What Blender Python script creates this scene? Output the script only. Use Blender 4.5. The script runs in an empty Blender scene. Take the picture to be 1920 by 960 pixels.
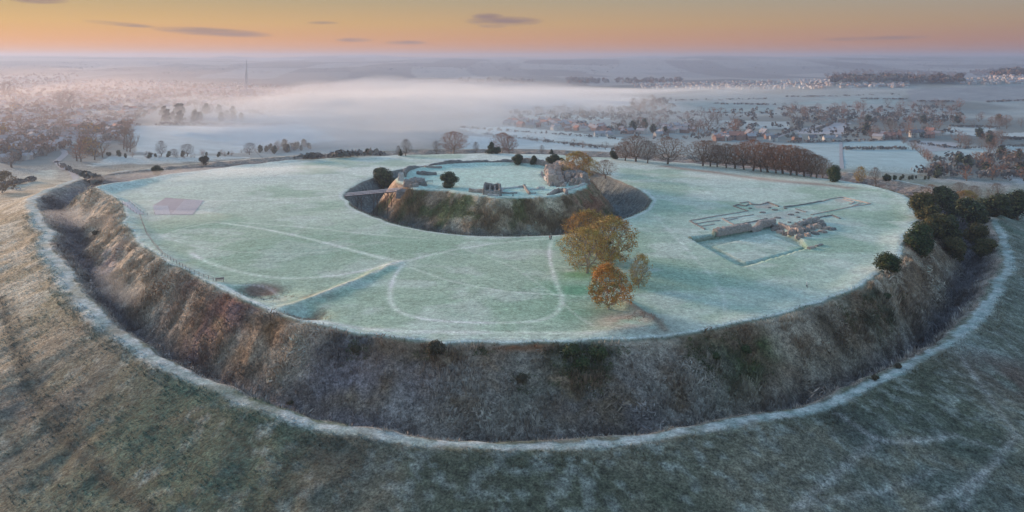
import bpy, math, random
import numpy as np
from mathutils import Vector, Matrix

# ------------------------------------------------------------------ camera, sky, sun, exposure
scene = bpy.context.scene
CAM_Z = 65.0          # metres above the outer bailey lawn
FPX = 1646.0          # focal length in pixels of a 1920 wide picture
HORIZON = 108.0       # picture row of the eye level
cam_data = bpy.data.cameras.new('camera')
cam_data.sensor_width = 36.0
cam_data.lens = 36.0 * FPX / 1920.0
cam_data.shift_y = -(480.0 - HORIZON) / 1920.0
cam_data.clip_start = 0.5
cam_data.clip_end = 60000.0
cam = bpy.data.objects.new('camera', cam_data)
scene.collection.objects.link(cam)
cam.location = (0, 0, CAM_Z)
cam.rotation_euler = (math.radians(90), 0, 0)
scene.camera = cam

SUN_AZ = math.radians(-50)      # clockwise from the view direction: dawn glow beyond the picture's left edge
SUN_EL = math.radians(8)
SUN_STRENGTH = 1.1
SKY_STRENGTH = 0.15
world = bpy.data.worlds.new('World')
scene.world = world
world.use_nodes = True
wn, wl = world.node_tree.nodes, world.node_tree.links
for n in list(wn): wn.remove(n)
w_out = wn.new('ShaderNodeOutputWorld')
w_bg = wn.new('ShaderNodeBackground')
w_sky = wn.new('ShaderNodeTexSky')
w_sky.sky_type = 'NISHITA'
w_sky.sun_disc = False
w_sky.sun_elevation = math.radians(3.0)
w_sky.sun_rotation = SUN_AZ
w_sky.altitude = 100
w_sky.air_density = 1.0
w_sky.dust_density = 1.6
w_sky.ozone_density = 1.6
w_bg.inputs['Strength'].default_value = SKY_STRENGTH

def wnode(kind, **kw):
    n = wn.new(kind)
    for k, v in kw.items(): setattr(n, k, v)
    return n
def wmath(op, a, b=None, clamp=False):
    n = wnode('ShaderNodeMath', operation=op, use_clamp=clamp)
    for i, v in enumerate((a, b)):
        if v is None: continue
        if isinstance(v, (int, float)): n.inputs[i].default_value = v
        else: wl.new(v, n.inputs[i])
    return n.outputs[0]
w_tc = wnode('ShaderNodeTexCoord')
w_sep = wnode('ShaderNodeSeparateXYZ')
wl.new(w_tc.outputs['Generated'], w_sep.inputs[0])
w_el = wmath('ARCSINE', w_sep.outputs['Z'])                       # elevation of the sky direction
w_az = wmath('ARCTAN2', w_sep.outputs['X'], w_sep.outputs['Y'])   # azimuth, clockwise from the view axis
# the dawn belt: orange low down, olive grey a few degrees up, redder and duller away from the sun
def ramp(stops, fac):
    r = wnode('ShaderNodeValToRGB')
    cr = r.color_ramp
    while len(cr.elements) < len(stops): cr.elements.new(0.5)
    for e, (p, c) in zip(cr.elements, stops):
        e.position = p; e.color = (*c, 1)
    wl.new(fac, r.inputs[0])
    return r.outputs[0]
w_elf = wmath('DIVIDE', w_el, math.radians(20), True)
belt_sun = ramp([(0.0, (.95, 0.37, 0.10)), (0.05, (0.93, 0.41, 0.10)), (0.11, (0.80, 0.47, 0.14)), (0.18, (0.56, 0.41, 0.19)), (0.42, (0.42, 0.42, 0.42)), (1.0, (0.20, 0.27, 0.40))], w_elf)
belt_off = ramp([(0.0, (0.36, 0.19, 0.19)), (0.05, (0.40, 0.21, 0.16)), (0.11, (0.40, 0.28, 0.19)), (0.18, (0.36, 0.33, 0.28)), (0.42, (0.36, 0.39, 0.43)), (1.0, (0.20, 0.27, 0.40))], w_elf)
w_daz = wmath('ABSOLUTE', wmath('SUBTRACT', w_az, SUN_AZ))
w_azf = wmath('MULTIPLY', wmath('SUBTRACT', w_daz, math.radians(18)), 1 / math.radians(68), True)
w_azr = wnode('ShaderNodeMix', data_type='RGBA')
wl.new(w_azf, w_azr.inputs['Factor']); wl.new(belt_sun, w_azr.inputs['A']); wl.new(belt_off, w_azr.inputs['B'])
# thin dark cloud streaks low over the skyline
w_strk = wnode('ShaderNodeCombineXYZ')
wl.new(wmath('MULTIPLY', w_az, 9.0), w_strk.inputs[0]); wl.new(wmath('MULTIPLY', w_el, 95.0), w_strk.inputs[1])
w_noise = wnode('ShaderNodeTexNoise'); w_noise.inputs['Scale'].default_value = 1.6; w_noise.inputs['Detail'].default_value = 6
w_noise.inputs['Roughness'].default_value = 0.62
wl.new(w_strk.outputs[0], w_noise.inputs['Vector'])
def streak(px, py, half_w, half_h, tilt=0.0):
    az = math.atan2(px - 960, FPX); el = math.atan2(HORIZON - py, math.hypot(FPX, px - 960))
    da = wmath('SUBTRACT', w_az, az)
    de = wmath('SUBTRACT', wmath('SUBTRACT', w_el, el), wmath('MULTIPLY', da, tilt))
    a = wmath('POWER', wmath('ABSOLUTE', wmath('DIVIDE', da, half_w / FPX)), 2.0)
    b = wmath('POWER', wmath('ABSOLUTE', wmath('DIVIDE', de, half_h / FPX)), 2.0)
    m = wmath('SUBTRACT', 1.0, wmath('ADD', a, b), True)
    w = wmath('ADD', wmath('MULTIPLY', wmath('SUBTRACT', w_noise.outputs['Fac'], 0.5), 3.4), 0.80, True)
    return wmath('MULTIPLY', wmath('POWER', m, 0.6), w)
streaks = [streak(400, 60, 105, 8, -0.05), streak(915, 31, 32, 7), streak(945, 40, 75, 10), streak(925, 48, 30, 5), streak(225, 45, 60, 4, -0.08),
           streak(760, 80, 40, 4), streak(665, 75, 35, 4), streak(605, 43, 30, 3), streak(75, 1, 45, 6), streak(1640, 72, 90, 4, 0.02)]
acc = streaks[0]
for s_ in streaks[1:]: acc = wmath('MAXIMUM', acc, s_)
w_cl = wnode('ShaderNodeMix', data_type='RGBA')
wl.new(wmath('MULTIPLY', acc, 0.95), w_cl.inputs['Factor']); wl.new(w_azr.outputs['Result'], w_cl.inputs['A'])
w_cl.inputs['B'].default_value = (0.30, 0.20, 0.19, 1)
# belt fades into the Nishita dome over the first 20 degrees
w_belt = wnode('ShaderNodeVectorMath', operation='SCALE')
wl.new(w_cl.outputs['Result'], w_belt.inputs[0]); w_belt.inputs['Scale'].default_value = 1.12
w_mix = wnode('ShaderNodeMix', data_type='RGBA')
wl.new(wmath('POWER', wmath('MULTIPLY', wmath('SUBTRACT', w_elf, .2), 1.25, True), 0.9), w_mix.inputs['Factor'])
wl.new(w_belt.outputs[0], w_mix.inputs['A']); wl.new(w_sky.outputs[0], w_mix.inputs['B'])
wl.new(w_mix.outputs['Result'], w_bg.inputs['Color'])
wl.new(w_bg.outputs[0], w_out.inputs['Surface'])

sun_data = bpy.data.lights.new('sun', 'SUN')
sun_data.energy = SUN_STRENGTH
sun_data.angle = math.radians(10)
sun_data.color = (1.0, 0.68, 0.46)
sun = bpy.data.objects.new('sun', sun_data)
scene.collection.objects.link(sun)
_d = Vector((math.sin(SUN_AZ) * math.cos(SUN_EL), math.cos(SUN_AZ) * math.cos(SUN_EL), math.sin(SUN_EL)))
sun.rotation_euler = (-_d).to_track_quat('-Z', 'Y').to_euler()

scene.view_settings.view_transform = 'Standard'
scene.view_settings.look = 'None'
scene.view_settings.gamma = 1.0
scene.view_settings.use_curve_mapping = False
scene.view_settings.exposure = 2.5
scene.render.engine = 'CYCLES'
scene.cycles.max_bounces = 4
scene.cycles.diffuse_bounces = 2
scene.cycles.glossy_bounces = 1
scene.cycles.transmission_bounces = 2
scene.cycles.transparent_max_bounces = 8
scene.cycles.volume_bounces = 1
scene.cycles.use_denoising = True
scene.cycles.use_adaptive_sampling = True
scene.cycles.caustics_reflective = False
scene.cycles.caustics_refractive = False

# ------------------------------------------------------------------ numeric helpers
rng = np.random.default_rng(7)
random.seed(7)
_perm = rng.random((257, 257)); _perm[256] = _perm[0]; _perm[:, 256] = _perm[:, 0]
def vnoise(x, y):
    x = np.asarray(x, float); y = np.asarray(y, float)
    xi = np.floor(x); yi = np.floor(y)
    fx = x - xi; fy = y - yi
    fx = fx * fx * (3 - 2 * fx); fy = fy * fy * (3 - 2 * fy)
    a = xi.astype(np.int64) % 256; b = yi.astype(np.int64) % 256
    return (_perm[a, b] * (1 - fx) + _perm[a + 1, b] * fx) * (1 - fy) + (_perm[a, b + 1] * (1 - fx) + _perm[a + 1, b + 1] * fx) * fy
def fbm(x, y, scale, octv=4, ox=0.0):
    v = 0; amp = 0.5; tot = 0
    x = np.asarray(x, float) / scale + ox; y = np.asarray(y, float) / scale + ox * 1.7
    for _ in range(octv):
        v = v + amp * vnoise(x, y); tot += amp; amp *= 0.5
        x, y = x * 2.03 + 17.1 + 0.3 * y, y * 2.03 + 9.7 - 0.3 * x
    return v / tot          # 0..1, mean .5
def sstep(a, b, x):
    t = np.clip((np.asarray(x, float) - a) / (b - a), 0, 1)
    return t * t * (3 - 2 * t)
def P(px, py, z=0.0):
    D = (CAM_Z - z) * FPX / (py - HORIZON)
    return ((px - 960) * D / FPX, D)
def seg_dist(x, y, pts):
    """distance to a polyline and the fraction along it"""
    pts = np.asarray(pts, float); best = np.full(np.shape(x), 1e9); frac = np.zeros(np.shape(x))
    L = np.hypot(*(pts[1:] - pts[:-1]).T); cum = np.concatenate([[0], np.cumsum(L)])
    for i in range(len(pts) - 1):
        ax, ay = pts[i]; bx_, by_ = pts[i + 1]
        dx, dy = bx_ - ax, by_ - ay
        t = np.clip(((x - ax) * dx + (y - ay) * dy) / (dx * dx + dy * dy + 1e-9), 0, 1)
        d = np.hypot(x - ax - t * dx, y - ay - t * dy)
        m = d < best
        best = np.where(m, d, best); frac = np.where(m, (cum[i] + t * L[i]) / cum[-1], frac)
    return best, frac
def near_dist(x, y, pts, reach):
    """seg_dist, but only evaluated within reach of the line (1e9 elsewhere)"""
    pts = np.asarray(pts, float); lo = pts.min(0) - reach; hi = pts.max(0) + reach
    x = np.asarray(x, float); y = np.asarray(y, float)
    m = (x > lo[0]) & (x < hi[0]) & (y > lo[1]) & (y < hi[1])
    d = np.full(x.shape, 1e9); f = np.zeros(x.shape)
    if m.any(): d[m], f[m] = seg_dist(x[m], y[m], pts)
    return d, f
def in_poly(x, y, poly):
    poly = np.asarray(poly, float); lo = poly.min(0); hi = poly.max(0)
    x = np.asarray(x, float); y = np.asarray(y, float)
    m = (x > lo[0]) & (x < hi[0]) & (y > lo[1]) & (y < hi[1])
    c = np.zeros(x.shape, bool)
    if m.any(): c[m] = _in_poly(x[m], y[m], poly)
    return c
def _in_poly(x, y, poly):
    c = np.zeros(np.shape(x), bool); j = len(poly) - 1
    for i in range(len(poly)):
        xi, yi = poly[i]; xj, yj = poly[j]
        c ^= ((yi > y) != (yj > y)) & (x < (xj - xi) * (y - yi) / (yj - yi + 1e-12) + xi)
        j = i
    return c
def smooth_line(pts, n=12):
    pts = np.asarray(pts, float)
    if len(pts) < 3: return pts
    p = np.vstack([2 * pts[0] - pts[1], pts, 2 * pts[-1] - pts[-2]]); out = []
    for i in range(1, len(p) - 2):
        for t in np.linspace(0, 1, n, endpoint=False):
            a, b, c, d = p[i - 1], p[i], p[i + 1], p[i + 2]
            out.append(0.5 * (2 * b + (c - a) * t + (2 * a - 5 * b + 4 * c - d) * t * t + (3 * b - a - 3 * c + d) * t ** 3))
    out.append(pts[-1])
    return np.array(out)

# ------------------------------------------------------------------ the hillfort: concentric earthworks round CX, CY
CX, CY = -7.0, 405.0
NT = 1440
TH = np.linspace(-math.pi, math.pi, NT, endpoint=False)
def ring(pts, sm):
    """traced ground points (column, row, height) -> radius and height for each bearing round the centre"""
    th, rr, zz = [], [], []
    for px, py, z in pts:
        x, y = P(px, py, z); th.append(math.atan2(y - CY, x - CX)); rr.append(math.hypot(x - CX, y - CY)); zz.append(z)
    o = np.argsort(th); th = np.array(th)[o]; rr = np.array(rr)[o]; zz = np.array(zz)[o]
    th3 = np.concatenate([th - 2 * math.pi, th, th + 2 * math.pi])
    R = np.interp(TH, th3, np.tile(rr, 3)); Z = np.interp(TH, th3, np.tile(zz, 3))
    k = np.exp(-0.5 * (np.arange(-3 * sm, 3 * sm + 1) / sm) ** 2); k /= k.sum()
    pad = 3 * sm
    f = lambda a: np.convolve(np.concatenate([a[-pad:], a, a[:pad]]), k, 'valid')
    return f(R), f(Z)
R_RIM, Z_RIM = ring([(755, 352, 7), (790, 350, 7), (830, 356, 7), (870, 362, 7), (920, 369, 7), (980, 371, 7), (1040, 368, 7), (1080, 357, 7), (1100, 345, 7),
                     (1098, 331, 7), (1060, 316, 7), (1020, 308, 7), (960, 304, 7), (880, 305, 7), (820, 309, 7), (780, 315, 7), (756, 326, 7), (746, 340, 7)], 10)
R_LIP, Z_LIP = ring([(645, 365, 0), (655, 378, 0), (680, 398, 0), (720, 412, 0), (770, 427, 0), (830, 437, 0), (900, 443, 0), (980, 443, 0), (1060, 440, 0),
                     (1120, 425, 0), (1170, 410, 0), (1205, 395, 0), (1217, 383, 0), (1207, 362, 0), (1182, 348, 0), (1150, 335, 0), (1100, 318, 0), (1020, 309, 0),
                     (900, 308, 0), (800, 311, 0), (740, 319, 0), (700, 334, 0), (665, 349, 0)], 8)
R_CREST, Z_CREST = ring([(165, 350, 3), (190, 356, 3), (215, 366, 3), (233, 384, 2), (230, 405, 1.5), (245, 432, 1), (290, 475, 1), (345, 508, 1), (400, 530, 1.2), (450, 558, 1),
                         (510, 585, .6), (570, 605, .5), (640, 622, .5), (750, 634, .5), (870, 640, .5), (1000, 640, .5), (1150, 637, .5), (1270, 628, .5), (1380, 606, .5),
                         (1480, 582, .5), (1580, 552, .5), (1635, 524, .5), (1655, 498, .5), (1700, 470, .5), (1706, 440, .5), (1712, 390, .5), (1690, 362, .5), (1640, 348, .5),
                         (1560, 336, 0), (1440, 318, 0), (1300, 306, 0), (1170, 297, 0), (1000, 288, 0), (870, 287, 0), (760, 290, 0), (640, 294, .5), (500, 304, .5), (350, 322, .5), (240, 340, 1.5)], 7)
R_PATH, Z_PATH = ring([(58, 372, -3), (72, 400, -3.5), (95, 440, -4), (130, 510, -5), (180, 585, -6), (240, 635, -7), (330, 690, -7.5), (430, 740, -8), (550, 785, -8), (700, 816, -8),
                       (850, 833, -8), (1000, 838, -8), (1150, 833, -8), (1300, 813, -8), (1450, 783, -8), (1540, 762, -8), (1640, 715, -8), (1740, 658, -8), (1820, 600, -8),
                       (1868, 530, -8), (1881, 470, -8), (1872, 425, -8), (1850, 400, -9), (1760, 356, -12), (1560, 318, -14), (1300, 294, -14), (1000, 280, -14), (700, 284, -12), (420, 303, -10), (200, 325, -6), (110, 350, -4)], 9)
def wobble(amp, seed):
    r = np.random.default_rng(seed); v = np.zeros(NT)
    for n, a in ((60, .5), (140, .35), (300, .25)):
        k = r.normal(0, 1, n); v += a * np.interp(np.arange(NT) * n / NT, np.arange(n + 1), np.append(k, k[0]))
    return amp * v
R_CREST = R_CREST + wobble(1.3, 1); R_PATH = R_PATH + wobble(.9, 2); R_LIP = R_LIP + wobble(.35, 3); R_RIM = R_RIM + wobble(.7, 4); Z_CREST = Z_CREST + wobble(.35, 5); Z_PATH = Z_PATH + wobble(.35, 6)
def tab(T, th):
    f = (th + math.pi) / (2 * math.pi) * NT
    i = np.floor(f).astype(int); t = f - i
    return T[i % NT] * (1 - t) + T[(i + 1) % NT] * t

# low banks and hollows on the lawn, traced as ground lines
BANK_W = smooth_line([P(505, 586), P(560, 570), P(610, 553), P(680, 524), P(752, 490)])
BANK_E = smooth_line([P(1150, 560), P(1185, 580), P(1212, 600), P(1245, 622)])
HOLLOWS = [(P(500, 549), 8, -1.2), (P(470, 541), 5, -.8), (P(566, 591), 6, -1.6), (P(546, 590), 4, -.8), (P(1195, 622), 9, 1.2)]
CLOISTER = [P(1291, 445), P(1392, 500), P(1513, 464), P(1500, 448), P(1452, 420), P(1343, 440)]
CLOISTER_LAWN = [P(1336, 457), P(1398, 488), P(1508, 460), P(1440, 434)]
CASTLE_PIT = [P(1012, 322, 7), P(1030, 338, 7), P(1046, 347, 7), P(1064, 340, 7), P(1040, 322, 7)]
SPURS = [((-212, 300), 20, 8.0), ((-190, 262), 13, 6.0), ((-158, 226), 14, 6.0), ((-240, 345), 22, 6.5), ((-205, 235), 22, 4.0), ((-130, 205), 12, 3.5)]

def H_raw(x, y):
    dx, dy = x - CX, y - CY
    r = np.hypot(dx, dy); th = np.arctan2(dy, dx)
    rim, lip, cr, pa = tab(R_RIM, th), tab(R_LIP, th), tab(R_CREST, th), tab(R_PATH, th)
    zc, zp = tab(Z_CREST, th), tab(Z_PATH, th)
    zd = -16.5 + 7.5 * sstep(0.35, 0.9, -np.cos(th)) + 2.0 * sstep(0.5, 0.95, np.cos(th))
    w1 = lip - rim; w2 = pa - cr
    xs = [rim * 0, rim - 7, rim - 2.5, rim, rim + 0.46 * w1, rim + 0.62 * w1, lip - 0.5, lip + 4, cr - 9, cr - 1.6, cr + 0.8, cr + 3.4, cr + 0.49 * w2, cr + 0.62 * w2, pa - 2.6, pa + 2.6]
    zs = [6.0, 6.0, 7.2, 7.0, -9.0, -9.5, 0.0, 0.1, 0.0, zc, zc - 0.45, zc - 2.2, zd, zd, zp, zp]
    z = np.full(np.shape(r), 6.0)
    for i in range(len(xs) - 1):
        a, b = xs[i], xs[i + 1]
        t = np.clip((r - a) / (b - a), 0, 1)
        z = np.where(r >= a, zs[i] + (zs[i + 1] - zs[i]) * t, z)
    out = np.maximum(r - pa - 2.6, 0)
    z_out = zp - (58 + zp) * (1 - np.exp(-out / 135.0))
    z = np.where(r > pa + 2.6, z_out, z)
    return z, r, th, rim, lip, cr, pa
def H(x, y):
    """ground height everywhere"""
    x = np.asarray(x, float); y = np.asarray(y, float); shape = np.broadcast(x, y).shape
    x = np.broadcast_to(x, shape).ravel(); y = np.broadcast_to(y, shape).ravel()
    r = np.hypot(x - CX, y - CY); z = np.full(x.shape, -58.0)
    mid = r < 1300
    if mid.any(): z[mid] = H_raw(x[mid], y[mid])[0]
    m = r < 420
    if m.any(): z[m] = H_near(x[m], y[m])
    m = r > 250
    if m.any(): z[m] += H_far(x[m], y[m], r[m])
    return z.reshape(shape)
def H_near(x, y):
    z, r, th, rim, lip, cr, pa = H_raw(x, y)
    e = 1.1
    edge = (np.abs(r - rim) < 10) | ((r > rim) & (r < lip + 6)) | (r > cr - 12)
    edge &= r < pa + 8
    if edge.any():
        xe, ye = x[edge], y[edge]
        z[edge] = (2 * z[edge] + sum(H_raw(xe + a, ye + b)[0] for a, b in ((e, 0), (-e, 0), (0, e), (0, -e)))) / 6
    slope = sstep(0, 6, r - rim) * sstep(0, 5, lip - r) + sstep(0, 5, r - cr) * sstep(0, 6, pa - r)
    outside = sstep(3, 25, r - pa)
    lawn = sstep(0, 6, r - lip) * sstep(0, 6, cr - r)
    m = slope > 0
    z[m] += slope[m] * ((fbm(x[m], y[m], 14, 3) - .5) * 3.2 + (fbm(x[m], y[m], 4, 3, 3) - .5) * 2.0)
    z = z + lawn * ((fbm(x, y, 45, 2, 5) - .5) * .45)
    m = outside > 0
    z[m] += outside[m] * ((fbm(x[m], y[m], 60, 3, 8) - .5) * 5 + (fbm(x[m], y[m], 7, 3, 9) - .5) * 1.2 + (fbm(x[m], y[m], 2.4, 2, 19) - .5) * .55)
    d, f = near_dist(x, y, BANK_W, 9)
    z = z + lawn * (.25 + 1.15 * fbm(x, y, 5, 3, 77)) * np.exp(-((d + 1.6 * (fbm(x, y, 6, 2, 78) - .5)) / 2.2) ** 2) * np.clip(np.sin(np.pi * np.clip(f, 0, 1)) * 2.2 + .1, 0, 1)
    d, f = near_dist(x, y, BANK_E, 9)
    z = z + lawn * 1.4 * np.exp(-(d / 2.4) ** 2) * np.clip(np.sin(np.pi * np.clip(f, 0, 1)) * 2.0, 0, 1)
    for (hx, hy), hr, hz in HOLLOWS:
        z = z + lawn * hz * np.exp(-(((x - hx) ** 2 + (y - hy) ** 2) / hr ** 2) ** 1.5)
    z = z - 1.5 * in_poly(x, y, CLOISTER) + 0.6 * in_poly(x, y, CLOISTER_LAWN)
    z = z - 2.2 * in_poly(x, y, CASTLE_PIT)
    for (hx, hy), hr, hz in SPURS:
        z = z + hz * sstep(2, 12, r - pa) * np.exp(-((x - hx) ** 2 + (y - hy) ** 2) / hr ** 2)
    return z
def H_far(x, y, r):
    """the valley and the downs beyond"""
    far = sstep(250, 700, r)
    D = np.hypot(x, y); az = np.arctan2(x, np.maximum(y, 1))
    v = (fbm(x, y, 700, 3, 2) - .5) * 22 * sstep(300, 1300, r)
    v = v + sstep(-0.25, -0.42, az) * sstep(500, 1500, D) * 16                       # the town climbs to the left
    v = v + sstep(0.05, 0.3, az) * sstep(1900, 3100, D) * 26 - sstep(0.05, 0.3, az) * sstep(3300, 4600, D) * 20
    v = v + sstep(0.30, 0.36, az) * np.exp(-((D - 3150) / 420) ** 2) * 22
    v = v + sstep(0.46, 0.52, az) * np.exp(-((D - 3900) / 420) ** 2) * 42
    v = v + sstep(3000, 8000, D) * (fbm(x, y, 2600, 3, 4) - .42) * 110
    v = v + sstep(4500, 12500, D) * (112 + 44 * (fbm(x, y, 1800, 3, 6) - .5))
    v = v + np.exp(-((az + 0.313) / 0.012) ** 2) * 22 * sstep(9500, 11500, D)
    return far * v

def hit(px, py):
    """where the sight line through a picture point meets the ground"""
    px = np.atleast_1d(np.asarray(px, float)); py = np.atleast_1d(np.asarray(py, float))
    a = (px - 960) / FPX; s = (py - HORIZON) / FPX
    d0 = np.where(py < 125, 3500., 50 / s); d1 = np.minimum(np.maximum(150 / s, d0 * 1.5), 14700.)
    t = np.linspace(0, 1, 170); DS = d0[:, None] + (d1 - d0)[:, None] * t
    below = (CAM_Z - s[:, None] * DS) < H(a[:, None] * DS, DS)
    i = np.where(below.any(axis=1), np.argmax(below, axis=1), len(t) - 1); k = np.arange(len(px))
    lo, hi = DS[k, np.maximum(i - 1, 0)], DS[k, i]
    for _ in range(8):
        m = (lo + hi) / 2; b = (CAM_Z - s * m) < H(a * m, m)
        hi = np.where(b, m, hi); lo = np.where(b, lo, m)
    return a * hi, hi, H(a * hi, hi)
def hit1(px, py):
    x, y, z = hit([px], [py]); return float(x[0]), float(y[0]), float(z[0])
def hitline(pts):
    p = np.array(pts, float); x, y, _ = hit(p[:, 0], p[:, 1]); return np.stack([x, y], 1)

# ------------------------------------------------------------------ colours of the ground
PATHS = [  # traced line, half width in metres, strength: trodden lines white with frost
    ([(400, 416), (480, 427), (560, 443), (640, 463), (700, 480), (752, 490)], .9, .75),
    ([(430, 416), (520, 422), (610, 430), (700, 440), (800, 447)], .8, .35),
    ([(352, 470), (380, 487), (420, 502), (480, 516), (550, 522), (630, 516), (700, 503), (755, 490)], .8, .6),
    ([(755, 490), (800, 480), (870, 465), (960, 453), (1035, 447)], .8, .45),
    ([(756, 494), (740, 518), (731, 550), (738, 575), (765, 591), (820, 601), (900, 605), (980, 604), (1022, 598), (1046, 583), (1054, 560), (1045, 535), (1034, 500), (1030, 470), (1036, 448)], .65, .8),
    ([(765, 500), (850, 528), (950, 546), (1050, 553), (1095, 557)], .5, .4),
    ([(1052, 565), (1080, 590), (1115, 612)], .4, .4),
    ([(560, 600), (700, 617), (850, 623), (1000, 624), (1140, 620)], 1.2, .45),
    ([(260, 375), (400, 377), (560, 372), (646, 367)], .8, .35),
    ([(398, 531), (430, 541), (470, 562), (522, 589)], .45, .8), ([(430, 534), (470, 534), (505, 541), (524, 556)], .4, .6),
    ([(262, 420), (330, 452), (420, 470), (540, 476), (650, 470), (752, 488)], .6, .25), ([(400, 416), (330, 432), (300, 446)], .7, .35), ([(880, 470), (960, 500), (1020, 540), (1052, 560)], .5, .25), ([(1225, 400), (1290, 470), (1350, 540), (1360, 600)], .6, .2),
    ([(1562, 772), (1600, 795), (1645, 822), (1700, 827), (1790, 815)], .55, .8),
    ([(1645, 824), (1600, 862), (1550, 905), (1490, 958)], .6, .5),
    ([(1800, 665), (1830, 710), (1880, 780), (1920, 830)], .5, .45),
    ([(1905, 812), (1870, 860), (1800, 915), (1730, 950)], .55, .6),
    ([(1850, 885), (1800, 955)], .5, .6), ([(1790, 815), (1860, 840)], .4, .4), ([(1480, 955), (1620, 925), (1760, 880)], .6, .35),
    ([(1700, 345), (1760, 352), (1830, 385), (1860, 410)], 1.0, .4),
]
TRACKS = [([(0, 560), (30, 660), (75, 760), (140, 845), (215, 915), (285, 960)], 1.5, .9), ([(20, 560), (60, 680), (120, 780), (200, 870)], .6, .6),
          ([(0, 800), (70, 870), (160, 950)], .6, .5), ([(1562, 772), (1600, 795), (1640, 815)], .8, .45)]
PATHS_W = [(smooth_line(hitline(p), 6), w * 1.2, min(1.0, s * 1.45)) for p, w, s in PATHS]
TRACKS_W = [(smooth_line(hitline(p), 6), w, s) for p, w, s in TRACKS]
RED_BANK = smooth_line(hitline([(1250, 312), (1350, 325), (1450, 338), (1540, 346), (1590, 352)]), 6)
FIELDS = [  # valley fields: traced outline, albedo
    ([(248, 236), (560, 232), (640, 262), (470, 285), (330, 292), (255, 285)], (.42, .50, .52)),
    ([(165, 312), (210, 292), (480, 294), (330, 306)], (.46, .52, .52)),
    ([(18, 340), (100, 316), (165, 336), (60, 352), (20, 356)], (.46, .54, .50)),
    ([(860, 240), (960, 238), (1165, 258), (1170, 275), (900, 252)], (.44, .52, .52)),
    ([(880, 255), (1000, 262), (1160, 280), (1000, 288), (860, 280)], (.46, .53, .54)),
    ([(940, 180), (1200, 182), (1180, 200), (960, 200)], (.34, .40, .42)),
    ([(960, 215), (1080, 216), (1160, 222), (1060, 232)], (.40, .48, .46)),
    ([(1210, 192), (1330, 190), (1455, 200), (1450, 212), (1215, 210)], (.24, .32, .33)),
    ([(1455, 184), (1700, 190), (1690, 180), (1610, 182)], (.26, .32, .33)),
    ([(1700, 168), (1920, 160), (1920, 190), (1710, 192)], (.24, .26, .28)),
    ([(1455, 196), (1600, 182), (1690, 186), (1690, 196)], (.28, .36, .36)),
    ([(1320, 225), (1480, 228), (1480, 242), (1310, 240)], (.36, .42, .43)),
    ([(1490, 245), (1560, 230), (1595, 230), (1580, 252), (1500, 250)], (.38, .37, .40)),
    ([(1780, 235), (1870, 238), (1860, 256), (1770, 252)], (.42, .48, .49)),
    ([(1875, 250), (1920, 248), (1920, 262), (1880, 262)], (.42, .48, .49)),
    ([(1470, 270), (1575, 267), (1575, 312), (1500, 300)], (.34, .44, .46)),
    ([(1582, 267), (1690, 263), (1745, 300), (1720, 328), (1582, 316)], (.34, .46, .48)),
    ([(1700, 264), (1790, 266), (1800, 278), (1740, 285)], (.36, .38, .41)),
    ([(1740, 286), (1880, 272), (1920, 276), (1920, 290), (1780, 296)], (.34, .44, .46)),
    ([(1655, 344), (1750, 334), (1900, 345), (1880, 372), (1790, 360)], (.46, .46, .49)),
    ([(1880, 330), (1920, 322), (1920, 350)], (.44, .47, .49)),
]
FIELDS_W = [(hitline(p), c) for p, c in FIELDS]
DARK_WOOD_GROUND = (.12, .10, .09)
def lerp(a, b, t):
    return a + (b - a) * t[..., None]
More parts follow.
